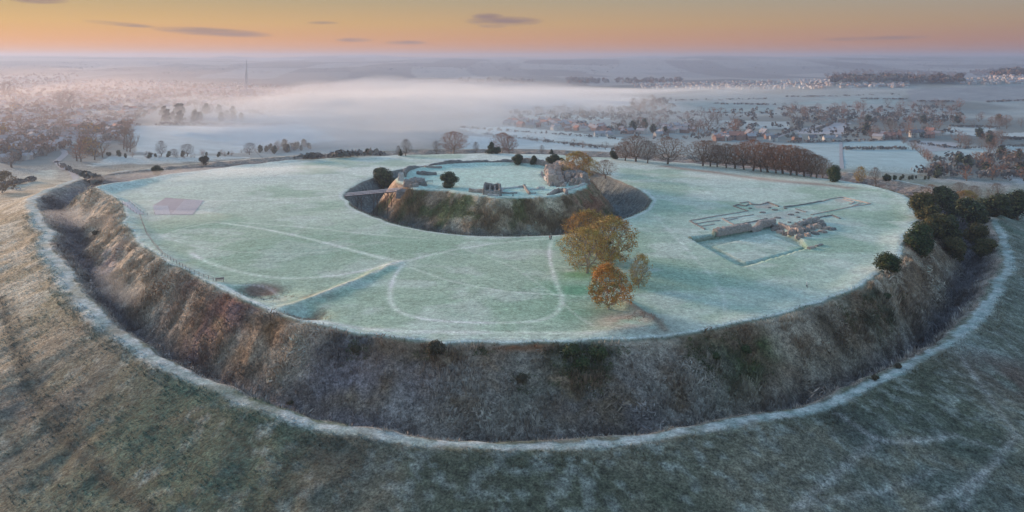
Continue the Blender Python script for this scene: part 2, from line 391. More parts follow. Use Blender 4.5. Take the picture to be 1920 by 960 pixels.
def ground_colour(x, y):
    _, r, th, rim, lip, cr, pa = H_raw(x, y)
    c = np.zeros(x.shape + (3,)); A = lambda *v: np.array(v)
    n1 = fbm(x, y, 30, 4, 1); n2 = fbm(x, y, 9, 4, 2); n3 = fbm(x, y, 2.2, 3, 3); n4 = fbm(x, y, 75, 3, 4)
    fwd = y - CY
    # valley default, fields on top
    col = lerp(A(.17, .19, .18), A(.30, .34, .34), sstep(.35, .65, fbm(x, y, 260, 3, 11)))
    dist = np.hypot(x, y); fld = fbm(np.round(x / 420 + .35 * np.sin(y / 900)) * 7.3, np.round(y / 900 + .3 * np.sin(x / 500)) * 5.1, 1.0, 1, 13)
    col = lerp(col, lerp(A(.09, .10, .105), A(.24, .26, .27), sstep(.3, .75, fld)), sstep(2600, 4200, dist))
    for poly, fc in FIELDS_W:
        m = in_poly(x, y, poly)
        col = np.where(m[..., None], np.array(fc) * (0.9 + 0.2 * n1[..., None]), col)
    c[:] = col
    # rough hillside outside the path
    tan = sstep(-60, -190, x) * sstep(60, 150, y)
    out = lerp(A(.115, .122, .085), A(.215, .195, .145), sstep(.38, .62, n1))
    out = lerp(out, A(.072, .135, .088), sstep(.50, .66, n4) * .8)
    out = lerp(out, A(.36, .38, .35), sstep(.50, .70, n3) * .55)
    out = lerp(out, lerp(A(.36, .29, .20), A(.54, .47, .375), sstep(.4, .65, n2)), tan * .9)
    out = lerp(out, A(.20, .24, .22), sstep(80, 170, x) * .35)
    for (gx, gy, gs, gc, ga) in OUT_PATCH:
        out = lerp(out, A(*gc), ga * np.exp(-(((x - gx) ** 2 + (y - gy) ** 2) / gs ** 2)) * sstep(.25, .6, n2))
    w = 1 - sstep(210, 400, r - pa + 40 * (n4 - .5))
    c = lerp(c, out, w)
    # ditch and its two slopes
    inner = (r - cr) / (pa - cr)
    keep_n2 = n2; n2 = fbm(th * 205, (r - cr) * 2.0, 8, 4, 2); n3s = fbm(th * 205, (r - cr) * 2.0, 2.2, 3, 3); wx = 16 * (fbm(th * 205, (r - cr) * 2.0, 9, 3, 61) - .5); wy = 16 * (fbm(th * 205, (r - cr) * 2.0, 9, 3, 62) - .5)
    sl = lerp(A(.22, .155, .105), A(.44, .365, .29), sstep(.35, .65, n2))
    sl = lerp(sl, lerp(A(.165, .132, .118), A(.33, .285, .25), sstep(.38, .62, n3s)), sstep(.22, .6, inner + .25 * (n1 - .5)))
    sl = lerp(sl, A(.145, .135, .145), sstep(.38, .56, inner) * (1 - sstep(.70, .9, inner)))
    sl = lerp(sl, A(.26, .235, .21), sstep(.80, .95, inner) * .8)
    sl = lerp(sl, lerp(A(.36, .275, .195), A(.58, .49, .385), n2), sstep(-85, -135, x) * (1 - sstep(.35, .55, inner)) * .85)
    for (gx, gy, gs, gc, ga) in DITCH_PATCH:
        gr, gt = math.hypot(gx - CX, gy - CY), math.atan2(gy - CY, gx - CX)
        q2 = (((th - gt) * 205 + wx) ** 2 + ((r - gr) * 2.2 + wy) ** 2) / gs ** 2
        sl = lerp(sl, A(*gc), np.clip(ga * np.exp(-q2) * sstep(.2, .55, n2) * 1.4, 0, 1))
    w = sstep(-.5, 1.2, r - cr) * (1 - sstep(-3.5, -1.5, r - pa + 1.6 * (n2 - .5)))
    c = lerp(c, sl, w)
    n2 = keep_n2
    # frosted path along the outer bank
    wid = 1.9 + 1.5 * sstep(.0, .7, -np.cos(th)) + 2.4 * (n1 - .5)
    dpa = r - pa
    dp2 = dpa + 3.0 * (n2 - .5) + 1.6 * (n3 - .5)
    w = sstep(-wid * .9, -wid * .45, dp2) * (1 - sstep(wid * .6, wid * 1.5, dp2))
    w = w * np.where(np.sin(th) > .55, .3, 1.0) * np.clip(.35 + 1.3 * sstep(.3, .6, fbm(x, y, 11, 3, 91)), 0, 1)
    pc = lerp(A(.27, .34, .33), A(.44, .48, .48), sstep(.3, .7, n3))
    c = lerp(c, pc, w * .95)
    w = np.exp(-((dpa + 2.6) / .9) ** 2) * sstep(.4, .62, n2)
    c = lerp(c, A(.36, .29, .25), w * .7)
    rut = np.exp(-((dpa - .7) / .22) ** 2) + np.exp(-((dpa + .8) / .22) ** 2)
    c = lerp(c, A(.27, .30, .29), np.clip(rut, 0, 1) * .5 * sstep(.35, .6, n1))
    # frosted lawn of the outer bailey
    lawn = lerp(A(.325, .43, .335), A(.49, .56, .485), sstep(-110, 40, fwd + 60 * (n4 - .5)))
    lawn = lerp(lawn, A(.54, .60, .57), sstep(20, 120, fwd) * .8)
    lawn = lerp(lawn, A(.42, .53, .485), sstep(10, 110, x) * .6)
    lawn = lerp(lawn, A(.23, .36, .26), sstep(.48, .66, fbm(x, y, 38, 4, 27)) * .62)
    lawn = lerp(lawn, A(.52, .575, .53), sstep(.52, .68, fbm(x, y, 13, 3, 28)) * .5)
    lawn = lawn * (0.86 + 0.28 * n3[..., None]) * (0.9 + 0.2 * n2[..., None])
    lawn = lerp(lawn, A(.54, .60, .56), np.exp(-((cr - r - 3.0) / 2.6) ** 2) * .5)
    for (gx, gy, gs, gc, ga) in LAWN_PATCH:
        lawn = lerp(lawn, A(*gc), np.clip(ga * np.exp(-(((x - gx) ** 2 + (y - gy) ** 2) / gs ** 2)), 0, 1) * sstep(.2, .55, n2))
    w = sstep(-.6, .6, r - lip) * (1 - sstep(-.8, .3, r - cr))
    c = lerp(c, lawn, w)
    # trodden rim line
    rim_line = np.exp(-((cr - r - 1.1) / .5) ** 2) * sstep(.3, .5, n1 + .15)
    c = lerp(c, A(.58, .60, .58), rim_line * .75 * (np.sin(th) < .5))
    rim_line = np.exp(-((cr - r - .2) / .35) ** 2)
    c = lerp(c, A(.20, .18, .15), rim_line * .5)
    rim_line = np.exp(-((r - lip - 1.4) / .8) ** 2)
    c = lerp(c, A(.56, .60, .60), rim_line * .7 * (np.sin(th) < .35))
    # bank tops on the lawn
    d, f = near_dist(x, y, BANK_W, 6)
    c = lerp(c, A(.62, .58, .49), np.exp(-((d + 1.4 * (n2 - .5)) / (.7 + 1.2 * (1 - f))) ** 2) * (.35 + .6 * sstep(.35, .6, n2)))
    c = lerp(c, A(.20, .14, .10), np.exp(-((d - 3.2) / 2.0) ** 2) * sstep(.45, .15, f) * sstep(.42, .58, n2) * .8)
    d, f = near_dist(x, y, BANK_E, 6)
    c = lerp(c, A(.26, .19, .14), np.exp(-((d + 1.6 * (n2 - .5)) / 1.1) ** 2) * .85)
    # castle mound: slope, moat, inner lawn
    q = (r - rim) / (lip - rim)
    n2 = fbm(th * 75, (r - rim) * 2.0, 8, 4, 2)
    ms = lerp(A(.25, .185, .115), A(.52, .425, .31), sstep(.36, .62, n2))
    ms = lerp(ms, A(.13, .15, .055), sstep(.54, .70, fbm(th * 75, (r - rim) * 2.0, 13, 3, 21)) * .85)
    ms = lerp(ms, A(.31, .135, .085), np.clip(sstep(16, 34, x) + sstep(-24, -36, x) * .5, 0, 1) * sstep(.38, .6, n2) * .85)
    ms = lerp(ms, A(.14, .165, .17), sstep(.26, .46, q + .15 * (n2 - .5)))
    ms = lerp(ms, A(.135, .155, .155), sstep(.6, .8, q))
    ms = lerp(ms, A(.24, .20, .16), sstep(.93, .99, q) * .7)
    w = sstep(-.5, 1.0, r - rim) * (1 - sstep(-.7, .2, r - lip))
    c = lerp(c, ms, w)
    n2 = keep_n2
    il = lerp(A(.38, .55, .47), A(.50, .61, .56), n2) * (0.9 + .2 * n3[..., None])
    w = 1 - sstep(-.8, .6, r - rim)
    c = lerp(c, il, w)
    c = lerp(c, A(.50, .52, .45), np.exp(-((r - rim + 1.5) / 1.2) ** 2) * .6)
    # lines and tracks
    nearm = r < 420
    for pts, hw, s in PATHS_W:
        if not nearm.any(): break
        d, f = near_dist(x, y, pts, 3 * hw + 1)
        end = sstep(0, .06, f) * (1 - sstep(.94, 1, f))
        c = lerp(c, np.clip(c * 1.0 + A(.36, .33, .34), 0, .74), np.exp(-((d + .5 * (n2 - .5)) / hw) ** 2) * s * (.35 + .65 * end) * (.7 + .6 * (n2 - .5)) * nearm)
    for pts, hw, s in TRACKS_W:
        if not nearm.any(): break
        d, f = near_dist(x, y, pts, 3 * hw + 1)
        c = lerp(c, A(.045, .055, .045), np.exp(-(d / hw) ** 2) * s * nearm)
    for poly, fc, s in PAVED:
        c = lerp(c, A(*fc), in_poly(x, y, poly) * s * sstep(.28, .5, n2))
    d, f = near_dist(x, y, RED_BANK, 18)
    c = lerp(c, A(.27, .16, .12), np.exp(-((d + 3 * (n2 - .5)) / 5.0) ** 2) * .7)
    m = in_poly(x, y, CLOISTER) & ~in_poly(x, y, CLOISTER_LAWN)
    c = np.where(m[..., None], c * A(.78, .82, .80), c)
    rough = np.clip(.25 + w * 0 + sstep(0, 6, r - cr) * 1.0, 0, 1) * 1.0
    rough = np.maximum(rough, sstep(0, 4, r - rim) * (1 - sstep(-3, 0, r - lip)))
    rough = rough * (1 - .7 * np.exp(-(dpa / 3.0) ** 2))
    return np.clip(c, 0.01, .85), rough
def G(px, py, s, c, a):
    x, y, z = hit1(px, py); return (x, y, s, c, a)
OUT_PATCH = [G(230, 800, 26, (.05, .11, .075), 1.0), G(330, 870, 22, (.05, .10, .075), .9), G(620, 850, 14, (.045, .055, .045), .8), G(450, 800, 16, (.06, .10, .075), .7),
             G(1830, 650, 9, (.34, .42, .40), 1.3), G(1900, 700, 16, (.15, .10, .08), .9), G(1600, 800, 7, (.05, .05, .045), .8), G(1750, 900, 22, (.09, .125, .115), .7),
             G(30, 800, 26, (.11, .10, .095), .8), G(270, 640, 16, (.21, .165, .115), .7), G(150, 610, 18, (.27, .22, .16), .8), G(1920, 560, 30, (.17, .19, .15), .7)]
DITCH_PATCH = [G(1085, 690, 9, (.045, .08, .032), 1.4), G(1110, 665, 7, (.04, .065, .03), 1.3), G(1340, 680, 9, (.055, .075, .03), 1.0), G(1400, 665, 8, (.06, .08, .03), .9),
               G(668, 650, 5, (.055, .06, .03), 1.2), G(815, 652, 5, (.06, .065, .03), 1.1), G(430, 570, 11, (.28, .12, .07), 1.1), G(520, 605, 9, (.26, .15, .08), .9),
               G(350, 545, 9, (.24, .165, .13), .8), G(400, 620, 10, (.17, .12, .13), 1.0), G(180, 440, 7, (.13, .10, .08), .9), G(240, 520, 14, (.30, .25, .19), .7),
               G(980, 715, 6, (.07, .075, .04), .9), G(1180, 760, 16, (.17, .145, .155), .7), G(870, 740, 18, (.32, .285, .26), .6), G(660, 730, 16, (.23, .205, .235), .7),
               G(1630, 570, 10, (.075, .075, .045), .9), G(1560, 610, 9, (.10, .075, .05), .8), G(1250, 720, 12, (.34, .30, .265), .8), G(1500, 640, 9, (.34, .28, .22), .8),
               G(1000, 648, 6, (.22, .11, .06), .8), G(750, 640, 7, (.25, .14, .08), .8), G(1800, 560, 8, (.13, .10, .085), .7), G(190, 500, 12, (.36, .29, .30), .9)]
LAWN_PATCH = [G(1080, 545, 9, (.13, .30, .19), 1.1), G(1085, 515, 8, (.16, .34, .18), 1.0), G(1110, 590, 9, (.15, .31, .21), .9), G(1180, 600, 9, (.36, .29, .24), 1.2),
              G(497, 549, 4.2, (.19, .12, .095), 1.7), G(480, 543, 3.2, (.19, .12, .095), 1.6), G(562, 594, 5, (.20, .15, .10), 1.3), G(585, 598, 3, (.20, .15, .10), 1.0), G(1450, 570, 26, (.30, .42, .36), .5), G(600, 460, 36, (.25, .37, .29), .6),
              G(1700, 400, 6, (.20, .32, .20), .8), G(340, 390, 20, (.45, .49, .47), .7), G(1230, 610, 7, (.30, .28, .24), .8)]
PAVED = [([P(a, b) for a, b in q], c, s) for q, c, s in [
    ([(1412, 386), (1440, 380), (1452, 386), (1430, 398)], (.42, .36, .33), .7), ([(1410, 405), (1500, 392), (1520, 404), (1450, 415)], (.40, .38, .36), .5),
    ([(1560, 374), (1580, 370), (1600, 376), (1578, 381)], (.42, .37, .34), .6), ([(1335, 430), (1400, 417), (1440, 414), (1350, 436)], (.40, .37, .36), .5)]]

# ------------------------------------------------------------------ mesh and material helpers
COL = scene.collection
def mesh_np(name, V, F, cols=None, extra=None):
    """fast mesh from arrays; F is (n,3) or (n,4)"""
    me = bpy.data.meshes.new(name)
    V = np.asarray(V, np.float32); F = np.asarray(F, np.int32); k = F.shape[1]
    me.vertices.add(len(V)); me.vertices.foreach_set('co', V.ravel())
    me.loops.add(F.size); me.loops.foreach_set('vertex_index', F.ravel())
    me.polygons.add(len(F)); me.polygons.foreach_set('loop_start', np.arange(0, F.size, k, dtype=np.int32))
    me.polygons.foreach_set('loop_total', np.full(len(F), k, np.int32))
    me.update(calc_edges=True)
    if cols is not None:
        a = me.attributes.new('tint', 'FLOAT_COLOR', 'POINT')
        a.data.foreach_set('color', np.concatenate([cols, np.ones((len(cols), 1))], 1).astype(np.float32).ravel())
    for n, v in (extra or {}).items():
        a = me.attributes.new(n, 'FLOAT', 'POINT'); a.data.foreach_set('value', np.asarray(v, np.float32))
    return me
def link(name, me, parent=None, **props):
    o = bpy.data.objects.new(name, me); COL.objects.link(o)
    if parent is not None: o.parent = parent
    for k, v in props.items(): o[k] = v
    return o
def smooth(me):
    me.polygons.foreach_set('use_smooth', np.ones(len(me.polygons), bool))
class MB:
    """collects boxes, tubes and prisms; build() links them as one mesh object"""
    def __init__(s): s.v = []; s.f = []
    def add(s, v, f):
        b = len(s.v); s.v += [tuple(p) for p in v]; s.f += [tuple(i + b for i in q) for q in f]; return s
    def box(s, c, d, rz=0.0, top=1.0):
        x, y, z = [q / 2 for q in d]; co, si = math.cos(rz), math.sin(rz); v = []
        for sz in (-1, 1):
            k = 1.0 if sz < 0 else top
            for sx, sy in ((-1, -1), (1, -1), (1, 1), (-1, 1)):
                px, py = sx * x * k, sy * y * k
                v.append((c[0] + px * co - py * si, c[1] + px * si + py * co, c[2] + sz * z))
        return s.add(v, [(3, 2, 1, 0), (4, 5, 6, 7), (0, 1, 5, 4), (1, 2, 6, 5), (2, 3, 7, 6), (3, 0, 4, 7)])
    def tube(s, a, b, ra, rb=None, n=6):
        a = Vector(a); b = Vector(b); rb = ra if rb is None else rb
        d = (b - a).normalized(); u = d.orthogonal().normalized(); w = d.cross(u); v = []
        for p, r in ((a, ra), (b, rb)):
            for k in range(n):
                t = 2 * math.pi * k / n; v.append(p + u * (r * math.cos(t)) + w * (r * math.sin(t)))
        f = [(k, (k + 1) % n, n + (k + 1) % n, n + k) for k in range(n)]
        return s.add(v, f + [tuple(range(n))[::-1], tuple(range(n, 2 * n))])
    def mesh(s, name, mat):
        me = bpy.data.meshes.new(name); me.from_pydata(s.v, [], s.f); me.update()
        if mat: me.materials.append(mat)
        return me
    def build(s, name, mat, parent=None, **props): return link(name, s.mesh(name, mat), parent, **props)
def empty(name, loc, rz=0.0, scale=1.0, **props):
    o = bpy.data.objects.new(name, None); COL.objects.link(o)
    o.location = loc; o.rotation_euler = (0, 0, rz); o.scale = (scale,) * 3 if isinstance(scale, (int, float)) else scale
    o.empty_display_size = .1
    for k, v in props.items(): o[k] = v
    return o
def material(name, base=(.5, .5, .5), rough=.9, attr=None, instancer=False, noise=(), bump=0.0, bump_scale=4.0, var=0.0, transl=0.0):
    """noise: list of (scale, contrast) multiplied onto the colour; attr: vertex colour multiplied in; var: random value per object"""
    m = bpy.data.materials.new(name); m.use_nodes = True
    nt = m.node_tree; N, L = nt.nodes, nt.links
    bs = N['Principled BSDF']; bs.inputs['Roughness'].default_value = rough
    bs.inputs['Specular IOR Level'].default_value = .25
    tc = N.new('ShaderNodeTexCoord')
    if attr:
        a = N.new('ShaderNodeAttribute'); a.attribute_name = attr; cur = a.outputs['Color']
    else:
        rgb = N.new('ShaderNodeRGB'); rgb.outputs[0].default_value = (*base, 1); cur = rgb.outputs[0]
    def mulv(cur, fac):
        v = N.new('ShaderNodeVectorMath'); v.operation = 'SCALE'; L.new(cur, v.inputs[0]); L.new(fac, v.inputs['Scale']); return v.outputs[0]
    for sc, con in noise:
        t = N.new('ShaderNodeTexNoise'); t.inputs['Scale'].default_value = sc; t.inputs['Detail'].default_value = 5; t.inputs['Roughness'].default_value = .65
        L.new(tc.outputs['Object'], t.inputs['Vector'])
        mr = N.new('ShaderNodeMapRange'); mr.inputs['From Min'].default_value = .3; mr.inputs['From Max'].default_value = .7
        mr.inputs['To Min'].default_value = 1 - con; mr.inputs['To Max'].default_value = 1 + con
        L.new(t.outputs['Fac'], mr.inputs['Value']); cur = mulv(cur, mr.outputs['Result'])
    if var:
        oi = N.new('ShaderNodeObjectInfo'); mr = N.new('ShaderNodeMapRange')
        mr.inputs['To Min'].default_value = 1 - var; mr.inputs['To Max'].default_value = 1 + var
        L.new(oi.outputs['Random'], mr.inputs['Value']); cur = mulv(cur, mr.outputs['Result'])
    L.new(cur, bs.inputs['Base Color'])
    if bump:
        t = N.new('ShaderNodeTexNoise'); t.inputs['Scale'].default_value = bump_scale; t.inputs['Detail'].default_value = 6; t.inputs['Roughness'].default_value = .7
        L.new(tc.outputs['Object'], t.inputs['Vector'])
        b = N.new('ShaderNodeBump'); b.inputs['Strength'].default_value = 1.0; b.inputs['Distance'].default_value = bump
        if attr == 'tint' and name == 'ground':
            a2 = N.new('ShaderNodeAttribute'); a2.attribute_name = 'rough'; L.new(a2.outputs['Fac'], b.inputs['Strength'])
        L.new(t.outputs['Fac'], b.inputs['Height']); L.new(b.outputs['Normal'], bs.inputs['Normal'])
    return m
M = {}
M['ground'] = material('ground', attr='tint', rough=.95, noise=(), bump=.9, bump_scale=.9)
def grain(m, layers):
    """grass grain: stronger where the ground is rough"""
    N, L = m.node_tree.nodes, m.node_tree.links; bs = N['Principled BSDF']; cur = bs.inputs['Base Color'].links[0].from_socket
    tc = N.new('ShaderNodeTexCoord'); ra = N.new('ShaderNodeAttribute'); ra.attribute_name = 'rough'
    k = N.new('ShaderNodeMath'); k.operation = 'MULTIPLY_ADD'; L.new(ra.outputs['Fac'], k.inputs[0]); k.inputs[1].default_value = .62; k.inputs[2].default_value = .38
    for sc, con in layers:
        t = N.new('ShaderNodeTexNoise'); t.inputs['Scale'].default_value = sc; t.inputs['Detail'].default_value = 4; t.inputs['Roughness'].default_value = .7
        L.new(tc.outputs['Object'], t.inputs['Vector'])
        d = N.new('ShaderNodeMath'); d.operation = 'SUBTRACT'; L.new(t.outputs['Fac'], d.inputs[0]); d.inputs[1].default_value = .5
        e = N.new('ShaderNodeMath'); e.operation = 'MULTIPLY'; L.new(d.outputs[0], e.inputs[0]); L.new(k.outputs[0], e.inputs[1])
        f = N.new('ShaderNodeMath'); f.operation = 'MULTIPLY_ADD'; L.new(e.outputs[0], f.inputs[0]); f.inputs[1].default_value = con; f.inputs[2].default_value = 1.0
        g = N.new('ShaderNodeMath'); g.operation = 'MAXIMUM'; L.new(f.outputs[0], g.inputs[0]); g.inputs[1].default_value = .12
        v = N.new('ShaderNodeVectorMath'); v.operation = 'SCALE'; L.new(cur, v.inputs[0]); L.new(g.outputs[0], v.inputs['Scale']); cur = v.outputs[0]
    L.new(cur, bs.inputs['Base Color'])
grain(M['ground'], ((.22, 1.6), (.75, 3.0), (2.3, 3.4)))
M['valley'] = material('valley', attr='tint', rough=.95, noise=((.05, .12), (.012, .12)))

# ------------------------------------------------------------------ ground sheet: rings follow the earthworks
def build_ground():
    na_front, na_back = 1020, 400
    th = np.concatenate([np.linspace(-math.pi - .25, .25, na_front, endpoint=False), np.linspace(.25, math.pi - .25, na_back, endpoint=False)])
    th = (th + math.pi) % (2 * math.pi) - math.pi
    rim, lip, cr, pa = (tab(T, th) for T in (R_RIM, R_LIP, R_CREST, R_PATH))
    rows = []
    def seg(a, b, n, p=1.0):
        for t in np.linspace(0, 1, n, endpoint=False): rows.append(a + (b - a) * t ** p)
    seg(rim * 0.0 + .5, rim - 3, 34); seg(rim - 3, rim + 1, 6); seg(rim + 1, lip - 1, 42); seg(lip - 1, lip + 3, 8); seg(lip + 3, cr - 3, 128)
    seg(cr - 3, cr + 1.5, 12); seg(cr + 1.5, pa - 5, 46); seg(pa - 5, pa + 7, 22); seg(pa + 7, pa + 75, 62); seg(pa + 75, th * 0 + 700, 36, 1.6)
    rows.append(th * 0 + 700.)
    R = np.array(rows); nr, nt = R.shape
    X = CX + R * np.cos(th); Y = CY + R * np.sin(th)
    Z = H(X, Y); C, rough = ground_colour(X, Y)
    V = np.stack([X, Y, Z], -1).reshape(-1, 3)
    i = np.arange(nr - 1)[:, None]; j = np.arange(nt)[None]; j2 = (j + 1) % nt
    F = np.stack([i * nt + j, (i + 1) * nt + j, (i + 1) * nt + j2, i * nt + j2], -1).reshape(-1, 4)
    me = mesh_np('ground', V, F, C.reshape(-1, 3), {'rough': rough.ravel()})
    smooth(me); me.materials.append(M['ground'])
    return link('ground', me, kind='structure')
def build_valley():
    az = np.linspace(math.radians(-46), math.radians(46), 620)
    Ds = np.geomspace(500, 14800, 330)
    A, Dm = np.meshgrid(az, Ds); X = Dm * np.sin(A); Y = Dm * np.cos(A)
    r = np.hypot(X - CX, Y - CY)
    Z = H(X, Y) - .5 * (1 - sstep(690, 760, r)); C, _ = ground_colour(X, Y)
    nr, nt = X.shape
    i = np.arange(nr - 1)[:, None]; j = np.arange(nt - 1)[None]
    F = np.stack([i * nt + j, i * nt + j + 1, (i + 1) * nt + j + 1, (i + 1) * nt + j], -1).reshape(-1, 4)
    keep = (r.ravel()[F] > 660).all(1)
    F = F[keep]; used = np.unique(F); remap = np.zeros(nr * nt, int); remap[used] = np.arange(len(used))
    me = mesh_np('terrain', np.stack([X, Y, Z], -1).reshape(-1, 3)[used], remap[F], C.reshape(-1, 3)[used])
    smooth(me); me.materials.append(M['valley'])
    return link('terrain', me, kind='structure')
ground = build_ground()
terrain = build_valley()

# ------------------------------------------------------------------ air: one even haze, and mist lying in the valley
def volume_material(name, colour, density, aniso=.3):
    m = bpy.data.materials.new(name); m.use_nodes = True
    N, L = m.node_tree.nodes, m.node_tree.links
    for n in list(N): N.remove(n)
    o = N.new('ShaderNodeOutputMaterial'); v = N.new('ShaderNodeVolumePrincipled')
    v.inputs['Color'].default_value = (*colour, 1); v.inputs['Density'].default_value = density; v.inputs['Anisotropy'].default_value = aniso
    for a in ('Density Attribute', 'Color Attribute', 'Temperature Attribute'):
        if a in v.inputs: v.inputs[a].default_value = ''
    L.new(v.outputs[0], o.inputs['Volume'])
    return m
M['haze'] = volume_material('haze', (.36, .43, .60), 1.4e-4, .36)
M['mist'] = volume_material('mist', (.93, .95, 1.0), 7.5e-4, .2)
M['veil'] = volume_material('veil', (.70, .62, .64), 2.2e-4, .5)
M['thin_mist'] = volume_material('thin_mist', (.95, .94, .95), 1.2e-2, .2)
HAZE_TOP = max(110.0, max(v.co.z for v in terrain.data.vertices) + 20.0)

MB().box((0, 7500, (HAZE_TOP - 110) / 2), (30600, 16600, HAZE_TOP + 110)).build('haze', M['haze'], kind='stuff')
def mist(px, py, half_w, half_d, half_h, seed, mat='mist', lift=0.0, rz=0.0):
    """a shallow lens of mist with an uneven top, lying on the ground"""
    x, y, z = hit1(px, py); V = []; F = []
    nu, nv = 40, 12; r = np.random.default_rng(seed); ox = r.random() * 50
    for i in range(nv + 1):
        phi = math.pi * i / nv - math.pi / 2
        for j in range(nu):
            t = 2 * math.pi * j / nu; cx_, cy_ = math.cos(t), math.sin(t)
            k = 0.72 + 0.56 * float(fbm(cx_ * 1.3 + 5, cy_ * 1.3 + 5, 1.0, 3, ox))
            a, b = half_w * cx_ * math.cos(phi) * k, half_d * cy_ * math.cos(phi) * k
            co, si = math.cos(rz), math.sin(rz)
            X, Y = a * co - b * si, a * si + b * co
            hz = half_h * math.sin(phi) * (.15 + 1.7 * float(fbm(X + x, Y + y, half_w * .3, 3, ox)) if phi > 0 else .5)
            V.append((X, Y, hz))
    for i in range(nv):
        for j in range(nu):
            F.append((i * nu + j, i * nu + (j + 1) % nu, (i + 1) * nu + (j + 1) % nu, (i + 1) * nu + j))
    me = bpy.data.meshes.new('mist'); me.from_pydata(V, [], F); me.update(); me.materials.append(M[mat])
    o = link('mist', me, kind='stuff'); o.location = (x, y, z + lift)
    return o
for k_, (px_, py_, hw_, hd_, hh_) in enumerate([(720, 215, 700, 620, 52), (640, 245, 420, 280, 40), (840, 195, 600, 540, 44), (760, 270, 260, 160, 26), (660, 282, 170, 95, 18), (480, 262, 340, 190, 18), (980, 178, 700, 520, 30), (1250, 178, 800, 380, 24), (560, 196, 300, 200, 30), (640, 176, 420, 300, 40), (760, 166, 460, 320, 46), (900, 164, 500, 300, 36), (1010, 208, 260, 160, 22), (560, 268, 240, 110, 20), (860, 262, 200, 110, 16), (430, 232, 300, 150, 20), (1100, 196, 380, 160, 18)]):
    for q_, f_ in enumerate((1.0, .78, .55)):                      # nested lenses: thicker towards the middle
        mist(px_, py_, hw_ * f_, hd_ * f_, hh_ * (.7 + .3 * f_), 10 * k_ + q_)
mist(60, 215, 700, 520, 60, 201, 'veil'); mist(180, 180, 1000, 700, 70, 202, 'veil'); mist(330, 195, 700, 420, 55, 203, 'veil'); mist(40, 265, 330, 200, 45, 204, 'veil')
mist(150, 415, 17, 32, 5.5, 10, 'thin_mist', 0.5, -.35); mist(1400, 338, 42, 9, 2.0, 11, 'thin_mist', .5, -.3); mist(420, 328, 75, 26, 2.2, 13, 'thin_mist', .4, .3); mist(290, 415, 30, 20, 1.6, 14, 'thin_mist', .4); mist(230, 540, 9, 26, 4.0, 15, 'thin_mist', .5, .6); mist(330, 385, 26, 16, .7, 12, 'thin_mist', .4)
#SECTION_THINGS
# ------------------------------------------------------------------ vegetation
M['bark'] = material('bark', (.17, .13, .10), noise=((1.5, .25),), var=.15)
M['bark_pale'] = material('bark_pale', (.40, .34, .29), noise=((1.5, .25),), var=.1)
M['twigs'] = material('twigs', (.24, .145, .095), noise=((.4, .25),), var=.12)
M['twigs_red'] = material('twigs_red', (.31, .15, .085), noise=((.3, .3),), var=.12)
M['twigs_grey'] = material('twigs_grey', (.21, .18, .16), noise=((.3, .2),), var=.12)
M['leaf'] = material('leaf', attr='tint', rough=.8, var=.1)
M['scrub'] = material('scrub', attr='tint', rough=.95)

def tubes_np(segs, sides):
    """segs: list of (p0, p1, r0, r1) -> vertex and face arrays of open tubes"""
    S = np.array([(*a, *b, ra, rb) for a, b, ra, rb in segs], float)
    p0, p1, r0, r1 = S[:, :3], S[:, 3:6], S[:, 6], S[:, 7]
    d = p1 - p0; d /= np.linalg.norm(d, axis=1)[:, None] + 1e-9
    ref = np.where(np.abs(d[:, 2:3]) > .9, [[1., 0, 0]], [[0, 0, 1.]])
    u = np.cross(d, ref); u /= np.linalg.norm(u, axis=1)[:, None] + 1e-9
    w = np.cross(d, u); n = len(S); V = np.zeros((n, 2 * sides, 3))
    for k in range(sides):
        t = 2 * math.pi * k / sides; e = u * math.cos(t) + w * math.sin(t)
        V[:, k] = p0 + e * r0[:, None]; V[:, sides + k] = p1 + e * r1[:, None]
    f = np.array([(k, (k + 1) % sides, sides + (k + 1) % sides, sides + k) for k in range(sides)])
    F = (np.arange(n)[:, None, None] * 2 * sides + f[None]).reshape(-1, 4)
    return V.reshape(-1, 3), F
